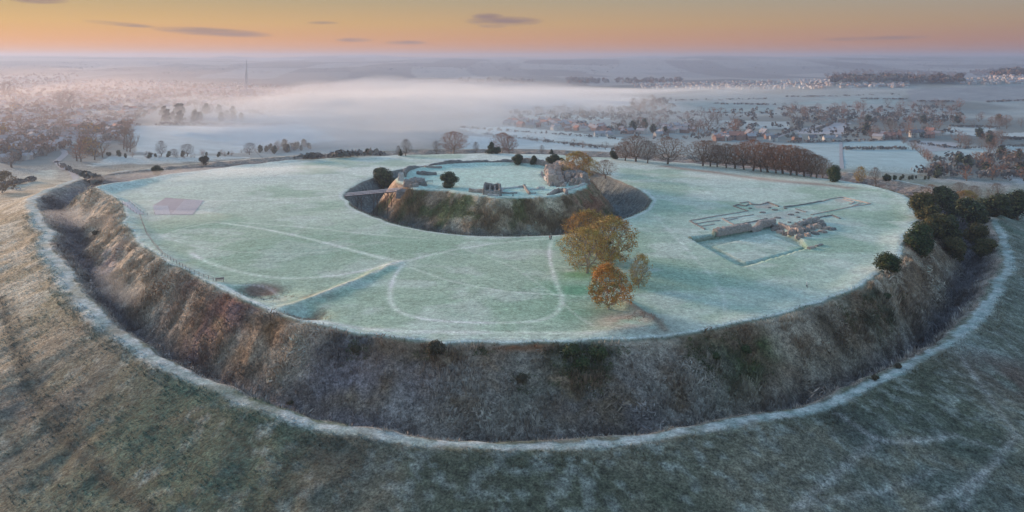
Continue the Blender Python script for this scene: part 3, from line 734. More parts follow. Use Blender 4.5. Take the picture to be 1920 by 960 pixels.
def skeleton(seed, n=1000, wide=.52, low=.16, trunk=.20, peak=.55, tip=.0020, shell=.36, expo=2.25):
    """branching of a tree one unit tall: twigs reach out to fill a domed crown, wood thickens towards the root"""
    rg = np.random.default_rng(seed); pts = []
    while len(pts) < n:
        q = rg.uniform([-1, -1, 0], [1, 1, 1], (n * 3, 3)); h = low + (1 - low) * q[:, 2]
        up = np.clip((h - peak) / (1 - peak), 0, 1); dn = np.clip((peak - h) / (peak - low), 0, 1)
        ang = np.arctan2(q[:, 1], q[:, 0]); lump = .58 + .84 * fbm(np.cos(ang) * 1.2 + seed, np.sin(ang) * 1.2 + h * 2.2, .5, 2, seed)
        rad = wide * np.sqrt(np.clip(np.where(h > peak, 1 - up ** 2.1, 1 - dn ** 1.8 * .80), 0, 1)) * lump
        rr = np.hypot(q[:, 0], q[:, 1]); ok = (rr < 1) & (rg.uniform(0, 1, len(q)) < shell + (1 - shell) * np.maximum(rr ** 2, up ** 2))
        pts += list(np.stack([q[:, 0] * rad, q[:, 1] * rad, h], 1)[ok])
    pts = np.array(pts[:n]); lean = rg.normal(0, .012, 2)
    nodes = [np.array([0, 0, -.02]), np.array([lean[0], lean[1], trunk * .5]), np.array([lean[0] * 2, lean[1] * 2, trunk])]
    par = [-1, 0, 1]; pl = [0., trunk * .5, trunk]; base = len(nodes); fork = nodes[2]
    order = np.argsort(np.linalg.norm(pts - fork, axis=1)); P_ = np.zeros((n + base, 3)); P_[:base] = nodes; PL = np.zeros(n + base); PL[:base] = pl; PL[:2] = 9; cnt = base
    for i in order:
        d = np.linalg.norm(P_[:cnt] - pts[i], axis=1); k = int(np.argmin(d + .42 * PL[:cnt])); P_[cnt] = pts[i]; par.append(k); PL[cnt] = PL[k] + d[k] if k > 1 else d[k] + trunk; cnt += 1
    ch = np.zeros(cnt); acc = np.zeros(cnt); R_ = np.zeros(cnt)
    for i in range(cnt - 1, 0, -1):
        if acc[i] == 0: acc[i] = tip ** expo; ch[i] = 1
        R_[i] = acc[i] ** (1 / expo); acc[par[i]] += acc[i]
    R_[0] = R_[1] * 1.25
    segs = []
    for i in range(1, cnt):
        k = par[i]; r0 = min(R_[k], R_[i] * 1.35); segs.append((tuple(P_[k]), tuple(P_[i]), r0, R_[i]))
    tips = P_[:cnt][ch == 1]
    return segs, tips
def quads(C, N, size, rg, cols, aspect=1.0):
    """small leaf faces at C facing roughly N"""
    n = len(C); N = N + rg.normal(0, .55, (n, 3)); N /= np.linalg.norm(N, axis=1)[:, None] + 1e-9
    ref = rg.normal(0, 1, (n, 3)); u = np.cross(N, ref); u /= np.linalg.norm(u, axis=1)[:, None] + 1e-9; w = np.cross(N, u)
    s = (size * rg.uniform(.6, 1.35, n))[:, None]
    V = np.stack([C - u * s, C - w * s * .55 * aspect, C + u * s, C + w * s * .55 * aspect], 1).reshape(-1, 3)
    F = np.arange(4 * n).reshape(n, 4)
    return V, F, np.repeat(cols, 4, 0)
class Kind:
    """meshes of one tree kind: (part name, mesh) pairs, one unit tall"""
    def __init__(s, *parts): s.parts = parts
def bare_kind(seed, twig_mat, bark='bark', sprays=6, spray_r=.0018, **kw):
    segs, tips = skeleton(seed, **kw); cut = kw.get('tip', .002) * 2.6
    V1, F1 = tubes_np([x for x in segs if x[3] > cut], 6)
    a = mesh_np('trunk', V1, F1); a.materials.append(M[bark])
    tw = [x for x in segs if x[3] <= cut]
    R = random.Random(seed + 1)
    for t in tips:                              # fine end sprays
        for _ in range(sprays):
            l = R.uniform(.025, .075); d = (R.uniform(-1, 1) + t[0] * 1.6, R.uniform(-1, 1) + t[1] * 1.6, R.uniform(-.5, 1.0)); n = math.sqrt(sum(c * c for c in d))
            tw.append((tuple(t), tuple(t[i] + d[i] / n * l for i in range(3)), spray_r, spray_r * .6))
    V2, F2 = tubes_np(tw, 3); b = mesh_np('crown', V2, F2); b.materials.append(M[twig_mat])
    return Kind(('trunk', a), ('crown', b))
def leafy_kind(seed, palette, leaves, size, fall=.035, **kw):
    """a tree that still holds autumn leaves on its branches"""
    segs, tips = skeleton(seed, **kw); rg = np.random.default_rng(seed)
    cut = kw.get('tip', .002) * 2.6
    V1, F1 = tubes_np([x for x in segs if x[3] > cut], 5); a = mesh_np('trunk', V1, F1); a.materials.append(M['bark_pale'])
    V2, F2 = tubes_np([x for x in segs if x[3] <= cut], 3)
    wt = np.clip((fbm(tips[:, 0] * 1.3 + 4, tips[:, 2] * 1.3 + tips[:, 1] + 4, .22, 2, seed + 5) - .34) * 4.5, .04, 1); i = rg.choice(len(tips), leaves, p=wt / wt.sum()); C = tips[i] + rg.normal(0, fall, (leaves, 3))
    pal = np.array(palette); g = fbm(C[:, 0] + 3, C[:, 2] + 3, .22, 2, seed); k = np.clip((g - .25) * 2, 0, .999) * len(pal)
    base = pal[np.clip(k.astype(int) + rg.integers(-1, 2, leaves), 0, len(pal) - 1)] * rg.uniform(.7, 1.25, (leaves, 1))
    V3, F3, c3 = quads(C, C - np.array([0, 0, .45]), size, rg, base)
    V = np.vstack([V2, V3]); F = np.vstack([F2, F3 + len(V2)]); c = np.vstack([np.tile([[.15, .11, .08]], (len(V2), 1)), c3])
    b = mesh_np('crown', V, F, c); b.materials.append(M['leaf'])
    return Kind(('trunk', a), ('crown', b))
def dense_kind(seed, palette, leaves=5200, size=.034, lobes=9, flat=.8, cone=False, width=.5):
    """evergreen: crown of leaf sprays over dark inner lobes"""
    rg = np.random.default_rng(seed); L = []
    for k in range(lobes):
        if cone:
            h = .15 + .8 * k / lobes; rr = width * (1 - h) * .75 + .05; a = rg.uniform(0, 6.28)
            L.append((math.cos(a) * rr * .35, math.sin(a) * rr * .35, h, rr, .13))
        else:
            a = rg.uniform(0, 6.28); d = rg.uniform(.05, .48) * width; h = rg.uniform(.2, .78)
            L.append((math.cos(a) * d, math.sin(a) * d, h, rg.uniform(.2, .34) * width * 1.2, rg.uniform(.16, .25)))
    L.append((0, 0, .5, .5 * width if not cone else .12, .40))
    L = np.array(L); n = leaves; i = rg.integers(0, len(L), n); d = rg.normal(0, 1, (n, 3)); d /= np.linalg.norm(d, axis=1)[:, None]
    rad = rg.uniform(.78, 1.24, n)[:, None]
    C = L[i, :3] + d * np.stack([L[i, 3], L[i, 3], L[i, 4]], 1) * rad
    keep = C[:, 2] > .03; C, d = C[keep], d[keep]; n = len(C)
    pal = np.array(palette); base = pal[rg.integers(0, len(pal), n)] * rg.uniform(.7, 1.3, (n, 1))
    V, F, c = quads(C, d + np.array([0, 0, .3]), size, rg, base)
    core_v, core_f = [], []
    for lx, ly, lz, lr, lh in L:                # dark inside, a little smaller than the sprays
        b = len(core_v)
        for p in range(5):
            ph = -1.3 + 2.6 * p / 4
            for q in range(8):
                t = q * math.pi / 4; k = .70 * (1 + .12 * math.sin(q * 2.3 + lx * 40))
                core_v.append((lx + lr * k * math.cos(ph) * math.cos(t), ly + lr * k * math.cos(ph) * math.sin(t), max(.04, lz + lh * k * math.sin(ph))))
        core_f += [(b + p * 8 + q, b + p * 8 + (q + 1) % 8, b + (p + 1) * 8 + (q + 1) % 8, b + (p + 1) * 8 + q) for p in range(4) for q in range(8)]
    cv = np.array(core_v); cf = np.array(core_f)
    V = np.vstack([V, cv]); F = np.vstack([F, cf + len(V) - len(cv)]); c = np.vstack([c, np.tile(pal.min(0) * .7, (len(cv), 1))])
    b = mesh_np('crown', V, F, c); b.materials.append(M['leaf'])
    V1, F1 = tubes_np([((0, 0, -.03), (0.01, 0, .25), .035, .025), ((.01, 0, .25), (.0, .01, .6), .025, .01), ((.01, 0, .2), (.18, .08, .5), .016, .008), ((.01, 0, .2), (-.16, .1, .5), .016, .008)], 6)
    a = mesh_np('trunk', V1, F1); a.materials.append(M['bark'])
    return Kind(('trunk', a), ('crown', b))
def plant(kind, name, pos, height, label, cat='tree', group=None, width=1.0, sink=.0):
    rz = random.uniform(0, 6.28)
    t = empty(name, (pos[0], pos[1], pos[2] - sink), rz, (height * width, height * width, height), label=label, category=cat)
    if group: t['group'] = group
    for pn, me in kind.parts: link(pn, me, t)
    return t
def plant_px(kind, name, px, base, top, label, cat='tree', group=None, width=1.0):
    """tree whose foot and top stand at these picture rows"""
    x, y, z = hit1(px, base)
    return plant(kind, name, (x, y, z), (base - top) * y / FPX, label, cat, group, width, .15)

DOME = dict(n=1000)
BARE = [bare_kind(11 + i, ['twigs', 'twigs_red', 'twigs', 'twigs_grey'][i], **DOME) for i in range(4)]
BARE_PALE = [bare_kind(31, 'twigs_red', 'bark_pale', n=1100, wide=.56, low=.2, trunk=.24, peak=.55, tip=.0023)]
UPRIGHT = [bare_kind(21 + i, 'twigs_grey', n=700, wide=.30, low=.16, trunk=.16, peak=.45) for i in range(2)]
OLIVE = [(.40, .28, .07), (.44, .31, .09), (.47, .27, .07), (.36, .29, .11)]
RUST = [(.50, .22, .05), (.54, .27, .06), (.44, .20, .05), (.36, .24, .07), (.28, .22, .07)]
BRONZE = [(.46, .23, .06), (.48, .26, .08), (.38, .24, .08), (.33, .24, .10)]
YEW = [(.020, .030, .014), (.036, .050, .020), (.055, .072, .026), (.085, .095, .042)]
IVY = [(.026, .052, .020), (.042, .070, .026), (.060, .088, .030), (.075, .080, .034)]
TAN_EVERGREEN = [(.05, .055, .022), (.075, .075, .028), (.10, .085, .03), (.12, .095, .035)]
E_YEW = [dense_kind(41, YEW), dense_kind(42, YEW, lobes=7, width=.6)]
E_IVY = [dense_kind(43, IVY, width=.62), dense_kind(44, IVY, lobes=11, width=.7)]
E_TAN = [dense_kind(45, TAN_EVERGREEN, width=.62)]
E_CONE = [dense_kind(46, YEW, 3600, .04, 8, cone=True, width=.55)]
SHRUB = [dense_kind(47, [(.05, .05, .03), (.075, .065, .04), (.10, .08, .05)], 2200, .06, 6, width=.8), dense_kind(48, IVY, 2200, .06, 6, width=.8)]
RUST_TREE = leafy_kind(51, RUST, 8000, .018, n=800, wide=.50, low=.12, trunk=.10, peak=.38)
OLIVE_TREE = [leafy_kind(52, OLIVE, 6000, .015, n=1000, wide=.56, low=.14), leafy_kind(53, BRONZE + OLIVE[:2], 7500, .016, n=1000, wide=.54, low=.12), leafy_kind(54, OLIVE, 3800, .016, n=700, wide=.38, low=.12)]
GOLD_TREE = leafy_kind(55, [(.36, .20, .04), (.40, .22, .05), (.24, .18, .05)], 1800, .03, n=300, wide=.42, tip=.004)

# the autumn clump on the lawn
plant_px(OLIVE_TREE[0], 'lime_tree', 1100, 512, 430, 'spreading bare-limbed tree with sparse olive leaves, left front of the central clump', width=1.05)
plant_px(OLIVE_TREE[1], 'beech_tree', 1105, 480, 397, 'tallest bronze-topped tree at the back of the autumn clump on the lawn', width=1.0)
plant_px(OLIVE_TREE[1], 'beech_tree', 1146, 498, 408, 'broad bronze-crowned tree at the right of the central autumn clump', width=.92)
plant_px(GOLD_TREE, 'maple_tree', 1139, 494, 450, 'small golden tree tucked inside the central autumn clump')
plant_px(RUST_TREE, 'oak_tree', 1141, 580, 496, 'rust-orange leafy tree at the front of the clump by the sandy bank', width=.98)
plant_px(OLIVE_TREE[2], 'ash_tree', 1198, 540, 476, 'slim thin-leaved tree standing right of the rust-orange tree', width=.85)
# evergreens of the castle mound
plant_px(E_YEW[0], 'yew_tree', 719, 353, 312, 'dark yew beside the castle end of the footbridge', width=1.5)
plant_px(E_YEW[1], 'yew_tree', 842, 351, 322, 'dark yew alone on the castle lawn, right of the gatehouse ruin', width=1.5)
plant_px(E_YEW[1], 'yew_tree', 971, 309, 288, 'low dark evergreen behind the curtain wall, left of the pair', width=1.2)
plant_px(E_YEW[0], 'yew_tree', 1001, 309, 290, 'narrow dark evergreen behind the curtain wall, right of the pair')
plant_px(E_YEW[1], 'yew_tree', 1038, 313, 288, 'dark evergreen at the back of the mound left of the olive-bronze oak', width=1.2)
plant_px(E_YEW[0], 'yew_tree', 1054, 315, 294, 'small dark evergreen squeezed between a bigger evergreen and the oak')
plant_px(OLIVE_TREE[1], 'oak_tree', 1084, 328, 285, 'olive-bronze domed oak behind the ruined keep', width=1.2)
plant_px(OLIVE_TREE[0], 'oak_tree', 1103, 333, 297, 'green-olive oak right of the domed oak behind the keep', width=1.0)
plant_px(BARE[0], 'oak_tree', 1135, 334, 300, 'round bare-branched tree on the moat edge right of the keep', width=1.1)
# trees on the far rim
plant_px(BARE_PALE[0], 'beech_tree', 851, 288, 247, 'wide pinkish bare beech standing alone on the far rim', width=1.25)
plant_px(BARE_PALE[0], 'beech_tree', 942, 288, 249, 'pinkish bare beech on the far rim beside the dark conifer', width=1.0)
plant_px(BARE[1], 'beech_tree', 955, 288, 256, 'small bare beech leaning into the pinkish beech on the far rim', width=.9)
plant_px(E_CONE[0], 'conifer_tree', 922, 288, 265, 'dark pointed conifer on the far rim left of the pinkish beech', width=1.0)
plant_px(E_YEW[1], 'yew_bush', 933, 288, 275, 'low dark evergreen spreading right of the pointed conifer', 'bush', width=1.35)
plant_px(UPRIGHT[0], 'ash_tree', 761, 292, 261, 'tall oval bare tree on the far rim left of centre', width=1.2)
plant_px(UPRIGHT[1], 'ash_tree', 747, 292, 273, 'short bare tree touching the tall oval one on the far rim')
plant_px(E_CONE[0], 'conifer_tree', 751, 292, 279, 'tiny dark conifer at the foot of the oval bare tree', width=.7)
plant_px(UPRIGHT[1], 'birch_tree', 818, 288, 264, 'slender bare tree just left of the wide pinkish beech')
plant_px(UPRIGHT[0], 'birch_tree', 892, 287, 266, 'thin bare sapling between the wide beech and the conifer')
plant_px(E_CONE[0], 'conifer_tree', 1034, 290, 279, 'tiny dark conifer beyond the castle, right of the bare beeches', width=1.0)
plant_px(UPRIGHT[1], 'ash_tree', 1016, 288, 272, 'small bare tree in the meadow behind the castle evergreens')
plant_px(E_YEW[1], 'yew_bush', 690, 288, 278, 'rounded dark bush on the far rim, larger of two touching', 'bush', width=1.35)
plant_px(E_YEW[1], 'yew_bush', 706, 287, 279, 'rounded dark bush on the far rim, smaller of two touching', 'bush', width=1.35)
plant_px(E_YEW[1], 'yew_bush', 294, 329, 310, 'dark rounded bush on the north-east rampart line at the picture left', 'bush', width=1.35)
plant_px(SHRUB[0], 'hawthorn_bush', 384, 310, 290, 'leafless scrubby thorn on the far rampart right of the dark bush', 'bush', width=.8)
# the belt of bare beeches along the right far rampart
belt = [(1192, 303, 263, 0, 1.15), (1214, 306, 270, 3, .9), (1252, 308, 261, 2, 1.15), (1318, 311, 265, 0, 1.1), (1345, 313, 272, 3, 1.0), (1378, 316, 270, 2, 1.15),
        (1412, 320, 270, 1, 1.1), (1440, 323, 271, 1, 1.15), (1468, 326, 274, 1, 1.15), (1494, 329, 279, 0, 1.1), (1520, 332, 285, 2, 1.1), (1542, 334, 296, 3, 1.05), (1395, 318, 274, 2, 1.0), (1455, 325, 277, 0, 1.0), (1172, 301, 270, 2, 1.1), (1332, 312, 269, 2, 1.0), (1362, 315, 271, 0, 1.0), (1427, 322, 271, 2, 1.0), (1482, 328, 277, 1, 1.0), (1508, 331, 283, 1, 1.0), (1531, 334, 291, 0, 1.0)]
_ones = ['', 'first', 'second', 'third', 'fourth', 'fifth', 'sixth', 'seventh', 'eighth', 'ninth', 'tenth', 'eleventh', 'twelfth', 'thirteenth', 'fourteenth', 'fifteenth', 'sixteenth', 'seventeenth', 'eighteenth', 'nineteenth']
_tens = [('twenty', 'twentieth'), ('thirty', 'thirtieth'), ('forty', 'fortieth'), ('fifty', 'fiftieth'), ('sixty', 'sixtieth'), ('seventy', 'seventieth'), ('eighty', 'eightieth'), ('ninety', 'ninetieth')]
words = _ones[1:] + [(t + '-' + _ones[k]) if k else th for t, th in _tens for k in range(10)]
for k, (px, b, t, kd, w) in enumerate(sorted(belt)):
    plant_px(BARE[kd], 'beech_tree', px, b, t - 4 + random.uniform(-5, 8), 'bare brown beech in the rampart belt, %s counting from the castle side' % words[k], group='beech belt on the far rampart', width=w * 1.12)
plant_px(E_YEW[0], 'yew_tree', 1150, 298, 281, 'dark evergreen at the castle end of the beech belt', width=1.3)
plant_px(E_IVY[0], 'holly_tree', 1564, 341, 308, 'dark green holly at the right end of the beech belt', width=.95)
plant_px(OLIVE_TREE[2], 'willow_tree', 1612, 342, 312, 'yellowish thin tree past the holly at the end of the belt')
plant_px(UPRIGHT[0], 'ash_tree', 1642, 349, 314, 'bare grey tree on the rim between the beech belt and the dark evergreens', width=1.1)
# evergreens of the right rampart
for px, b, t, kd, w, lab in [
        (1734, 409, 360, E_TAN[0], 1.0, 'olive-topped evergreen highest on the right rampart beside the lawn'), (1775, 404, 350, E_YEW[0], 1.0, 'dark evergreen behind the olive-topped one on the right rampart'),
        (1752, 445, 399, E_TAN[0], 1.05, 'olive-green evergreen in the middle of the right rampart cluster'), (1770, 455, 405, E_YEW[1], 1.0, 'very dark evergreen right of the olive-green one on the rampart'),
        (1725, 476, 419, E_IVY[0], .95, 'bright green-black evergreen leaning over the lawn edge at right'), (1790, 490, 440, E_TAN[0], .75, 'brownish-green conical bush low on the right inner slope'),
        (1660, 507, 473, E_IVY[1], 1.1, 'round ivy-green bush alone on the lawn edge at right'), (1822, 424, 372, E_YEW[0], 1.2, 'big dark evergreen across the ditch beside the outer path'),
        (1829, 458, 417, E_TAN[0], .9, 'brown-green bush on the outer ditch slope below the big evergreen'), (1846, 480, 446, E_TAN[0], 1.0, 'small rounded bush lowest on the outer ditch slope'),
        (1812, 392, 362, OLIVE_TREE[1], 1.0, 'russet shrub tree behind the big dark evergreen at right'), (1868, 404, 366, E_YEW[1], 1.2, 'dark evergreen outside the path at the right edge, left of two'),
        (1908, 410, 356, E_YEW[0], 1.1, 'dark evergreen cut by the right picture edge'), (1828, 376, 352, BARE[3], .8, 'small leafless tree standing above the right ditch evergreens'),
        (1800, 370, 346, BARE[3], .9, 'leafless tree behind the evergreens at the ditch head'), (1868, 384, 348, UPRIGHT[1], 1.3, 'pale leafless tree rising behind the right edge evergreens'),
        (1745, 378, 350, BARE[2], .9, 'leafless tree behind the olive-topped evergreen')]:
    plant_px(kd, 'evergreen_tree' if 'green' in lab and 'leafless' not in lab else 'shrub_tree', px, b + 3, t - 4, lab, 'tree', width=w * 1.12)
# left edge
plant_px(leafy_kind(56, [(.20, .13, .05), (.16, .11, .04), (.24, .15, .06)], 3000, .03, n=400, tip=.003), 'oak_tree', 4, 362, 322, 'amber leafy tree cut by the left picture edge', width=1.1)
# ------------------------------------------------------------------ the valley: hedgerow trees, woods, houses
FAR_BARE = [bare_kind(61 + i, ['twigs_grey', 'twigs', 'twigs_red'][i], sprays=3, spray_r=.005, n=130, tip=.006) for i in range(3)]
FAR_LEAF = [leafy_kind(66, BRONZE, 700, .05, n=60, tip=.008)]
FAR_EVER = [dense_kind(67, YEW, 500, .09, 6, width=.6)]
FAR_CONE = [dense_kind(68, YEW, 420, .08, 7, cone=True, width=.5)]
def far_trees(pts, kinds, hgt, label, group, name='valley_tree', wid=(.9, 1.2)):
    p = np.array(pts, float); X, Y, Z = hit(p[:, 0], p[:, 1])
    o = np.argsort(X / Y)
    for k, i in enumerate(o):
        lab = label + (', %s from the left' % words[k] if len(o) < 99 else '')
        plant(random.choice(kinds), name, (X[i], Y[i], Z[i]), random.uniform(*hgt), lab, 'tree', group, random.uniform(*wid), .2)
def poly_pts(poly, n, seed):
    r = np.random.default_rng(seed); p = np.array(poly, float); out = []
    lo, hi = p.min(0), p.max(0)
    while len(out) < n:
        q = r.uniform(lo, hi, (n * 3, 2)); out += list(q[_in_poly(q[:, 0], q[:, 1], p)])
    return np.array(out[:n])
def along(pts, n, jx, jy, seed):
    r = np.random.default_rng(seed); L = smooth_line(np.array(pts, float), 10); i = r.uniform(0, len(L) - 1, n); a = L[i.astype(int)]; b = L[np.minimum(i.astype(int) + 1, len(L) - 1)]
    return a + (b - a) * (i % 1)[:, None] + r.normal(0, 1, (n, 2)) * [jx, jy]
TOWN = [(0, 168), (120, 152), (300, 150), (480, 165), (470, 200), (300, 205), (250, 232), (232, 262), (150, 270), (60, 300), (0, 305)]
far_trees(poly_pts([(0, 215), (60, 200), (140, 225), (120, 275), (60, 310), (0, 318)], 30, 1), FAR_BARE + FAR_LEAF, (14, 22), 'brown hazy tree between town and hillfort', 'trees on the near edge of the town')
far_trees(poly_pts([(130, 262), (200, 250), (195, 308), (140, 308)], 16, 2), FAR_BARE[1:] + FAR_LEAF, (16, 24), 'tall russet tree in the clump right of the curving road', 'russet clump by the road')
far_trees([(238, 284), (244, 285), (232, 280)], FAR_BARE[1:], (24, 30), 'tall thin russet tree beside the pale field edge, left', 'tall russet trees at the field corner', wid=(.6, .8))
far_trees([(122, 205), (112, 203), (132, 206), (8, 180), (18, 182)], FAR_BARE, (34, 44), 'big dark tree rising above the town roofs', 'big trees over the town')
for px, b, t, lab in [(302, 293, 264, 'rounded bare tree in the hedge below the pale field, left of two'), (351, 293, 270, 'pale bare tree in the hedge below the pale field, right of two'), (468, 290, 268, 'bare tree on the hedge line above the left rampart'), (326, 293, 279, 'small bare tree in the hedge between two bigger ones')]:
    plant_px(UPRIGHT[0] if px == 302 else BARE[3], 'hedgerow_tree', px, b, t, lab, width=1.2)
far_trees(along([(200, 293), (300, 296), (400, 293), (480, 287)], 30, 4, 1.5, 3), FAR_BARE + FAR_EVER, (4, 8), 'small tree in the hedge under the pale left field', 'hedge trees under the left field', 'hedge_tree')
far_trees(poly_pts([(480, 288), (520, 277), (580, 272), (592, 278), (540, 286), (490, 292)], 22, 4), FAR_EVER + FAR_BARE[:1], (8, 13), 'dark misty tree in the copse at the fog edge', 'copse at the fog edge')
far_trees(poly_pts([(298, 212), (380, 206), (470, 212), (465, 232), (330, 232), (300, 228)], 26, 5), FAR_EVER + FAR_CONE + FAR_BARE[:1], (16, 24), 'dark blue tree in the wood behind the pale left field', 'dark wood behind the left field')
far_trees(along([(900, 252), (1000, 264), (1090, 277), (1160, 283)], 12, 6, .8, 6), FAR_BARE, (6, 11), 'small bare tree on the meadow hedge behind the castle', 'meadow hedge trees behind the castle', 'hedge_tree')
far_trees(poly_pts([(1000, 208), (1100, 206), (1180, 215), (1150, 222), (1010, 218)], 22, 7), FAR_BARE, (12, 18), 'faint bare tree in the strip above the village', 'tree strip above the village')
far_trees(poly_pts([(1180, 200), (1240, 186), (1250, 215), (1190, 222)], 16, 8), FAR_BARE, (16, 24), 'grey tree in the rounded wood behind the village fields', 'rounded wood behind the village')
far_trees(poly_pts([(1110, 236), (1200, 222), (1270, 228), (1260, 252), (1150, 250)], 26, 9), FAR_BARE + FAR_EVER, (12, 18), 'bare tree among village houses right of the castle', 'village trees right of the castle')
far_trees(poly_pts([(1270, 225), (1360, 215), (1400, 235), (1390, 252), (1300, 255)], 24, 10), FAR_BARE, (16, 24), 'tall bare tree in the grove above the red roofed houses', 'grove above the red roofs')
far_trees(poly_pts([(1460, 205), (1620, 198), (1800, 202), (1800, 222), (1720, 235), (1600, 228), (1480, 232)], 44, 11), FAR_BARE, (16, 24), 'grey bare tree in the long valley wood right of centre', 'long valley wood')
far_trees(poly_pts([(1600, 232), (1700, 225), (1770, 240), (1740, 258), (1640, 262), (1595, 255)], 26, 12), FAR_BARE + FAR_EVER[:1], (14, 22), 'bare tree in the grove around the white gabled houses', 'grove by the white gables')
far_trees(poly_pts([(1790, 262), (1880, 258), (1880, 278), (1810, 280)], 18, 13), FAR_BARE + FAR_EVER, (13, 19), 'dark tree in the small square copse between right fields', 'square copse at right')
far_trees(poly_pts([(1720, 330), (1760, 300), (1850, 285), (1920, 296), (1920, 340), (1870, 346), (1780, 336)], 30, 14), FAR_BARE + FAR_EVER[:1], (12, 18), 'misty bare tree in the big copse at the right edge', 'big copse at the right edge')
far_trees(along([(1690, 264), (1720, 285), (1750, 310)], 12, 2, 2, 15), FAR_BARE, (8, 12), 'tree on the diagonal hedge running down to the right copse', 'diagonal hedge trees', 'hedge_tree')
far_trees(poly_pts([(1780, 222), (1900, 226), (1920, 240), (1860, 246), (1800, 236)], 26, 16), FAR_BARE + FAR_EVER, (12, 18), 'bare tree of the far right thicket above the pale paddocks', 'far right thicket')
far_trees(along([(1655, 338), (1700, 337), (1740, 336)], 14, 4, .8, 17), FAR_EVER, (3, 5), 'small dark conifer in the row below the right copse', 'row of small conifers', 'hedge_tree')

# far masses nobody could count: woods and hedges as one body of leaf tufts each
def tuft_mass(name, pts, height, width, palette, label, cat, faces=26, seed=0):
    rg = np.random.default_rng(seed); p = np.array(pts, float); X, Y, Z = hit(p[:, 0], p[:, 1]); n = len(X)
    hgt = rg.uniform(*height, n); wd = hgt * rg.uniform(*width, n)
    d = rg.normal(0, 1, (n, faces, 3)); d /= np.linalg.norm(d, axis=2)[..., None]; d[..., 2] = np.abs(d[..., 2]) * rg.choice([1, 1, -.7], (n, faces))
    C = np.stack([X, Y, Z + hgt * .52], 1)[:, None] + d * np.stack([wd * .5, wd * .5, hgt * .45], 1)[:, None] * rg.uniform(.6, 1.05, (n, faces, 1))
    pal = np.array(palette); base = np.repeat(pal[rg.integers(0, len(pal), n)] * rg.uniform(.75, 1.25, (n, 1)), faces, 0)
    V, F, c = quads(C.reshape(-1, 3), d.reshape(-1, 3), np.repeat(hgt * (.34 if faces < 14 else .22), faces), rg, base, 1.3)
    me = mesh_np(name, V, F, c); me.materials.append(M['leaf'])
    return link(name, me, kind='stuff', label=label, category=cat)
WOOD = [(.16, .135, .125), (.19, .155, .135), (.14, .13, .12), (.12, .12, .105)]
RUSSET = [(.22, .12, .075), (.19, .10, .06), (.14, .09, .065)]
tuft_mass('town_trees', np.vstack([poly_pts(TOWN, 1150, 21), poly_pts([(0, 140), (140, 137), (150, 152), (0, 166)], 160, 22), poly_pts([(430, 160), (640, 160), (560, 205), (470, 222)], 150, 20)]), (6, 12), (.8, 1.3), RUSSET + WOOD, 'brown garden trees massed between the town roofs at left', 'trees', seed=1)
tuft_mass('ridge_woodland', np.vstack([poly_pts([(1545, 142), (1600, 134), (1810, 140), (1805, 157), (1560, 158)], 420, 23), poly_pts([(1815, 136), (1920, 128), (1920, 142), (1830, 144)], 220, 24), poly_pts([(1062, 150), (1140, 150), (1140, 158), (1064, 158)], 60, 25),
           poly_pts([(1150, 152), (1280, 150), (1280, 157), (1150, 158)], 70, 26), poly_pts([(860, 152), (1000, 153), (1000, 159), (860, 158)], 40, 27)]), (14, 24), (.9, 1.3), RUSSET + WOOD, 'dark brown woodland along the distant village ridge', 'woodland', seed=2)
HEDGES = [[(1465, 182), (1560, 181), (1690, 177)], [(1610, 186), (1700, 187)], [(1720, 191), (1790, 191)], [(1850, 192), (1920, 189)], [(1210, 190), (1320, 188), (1440, 186)], [(1340, 195), (1455, 197)],
          [(1215, 211), (1330, 212), (1455, 214)], [(1475, 268), (1580, 266), (1700, 262)], [(1582, 281), (1700, 280)], [(1880, 261), (1920, 262)], [(1780, 238), (1870, 240)], [(1700, 266), (1800, 279), (1920, 275)],
          [(1445, 262), (1490, 243), (1500, 236)], [(1535, 244), (1560, 232)], [(860, 240), (1000, 250), (1165, 262)], [(900, 252), (1000, 264), (1165, 284)], [(560, 232), (470, 235), (250, 236)], [(560, 300), (620, 296), (720, 292)], [(110, 312), (170, 338), (182, 346)], [(300, 233), (470, 234)], [(0, 352), (60, 340)]]
tuft_mass('hedgerows', np.vstack([along(h, 60, 1.2, .35, 40 + i) for i, h in enumerate(HEDGES)]), (2.5, 5), (1.2, 2.2), WOOD, 'dark field hedges ruling lines across the misty valley', 'hedges', 10, 3)
tuft_mass('distant_woods', np.vstack([poly_pts([(a, 118), (a + 190, 116), (a + 200, 130), (a + 10, 140)], 60, 60 + k) for k, a in enumerate(range(-40, 1900, 160))] + [along([(1200, 112), (1500, 113), (1700, 110), (1920, 111)], 120, 10, 1.0, 80)]), (7, 13), (4, 12), [(.15, .16, .17), (.12, .13, .14)], 'faint blue woods on the far downs', 'woods', 8, 4)
tuft_mass('valley_scrub', np.vstack([poly_pts([(1000, 222), (1480, 200), (1800, 225), (1780, 262), (1480, 266), (1180, 262)], 200, 90), poly_pts([(1150, 205), (1260, 184), (1270, 222), (1190, 226)], 80, 91), poly_pts([(960, 214), (1180, 214), (1180, 226), (960, 224)], 70, 92), poly_pts([(1720, 330), (1770, 298), (1920, 296), (1920, 344)], 110, 93),
           poly_pts([(1460, 206), (1800, 200), (1800, 232), (1480, 232)], 200, 94)]), (5, 12), (.9, 1.6), WOOD, 'grey brushwood filling the valley gardens and woods', 'brushwood', 22, 5)

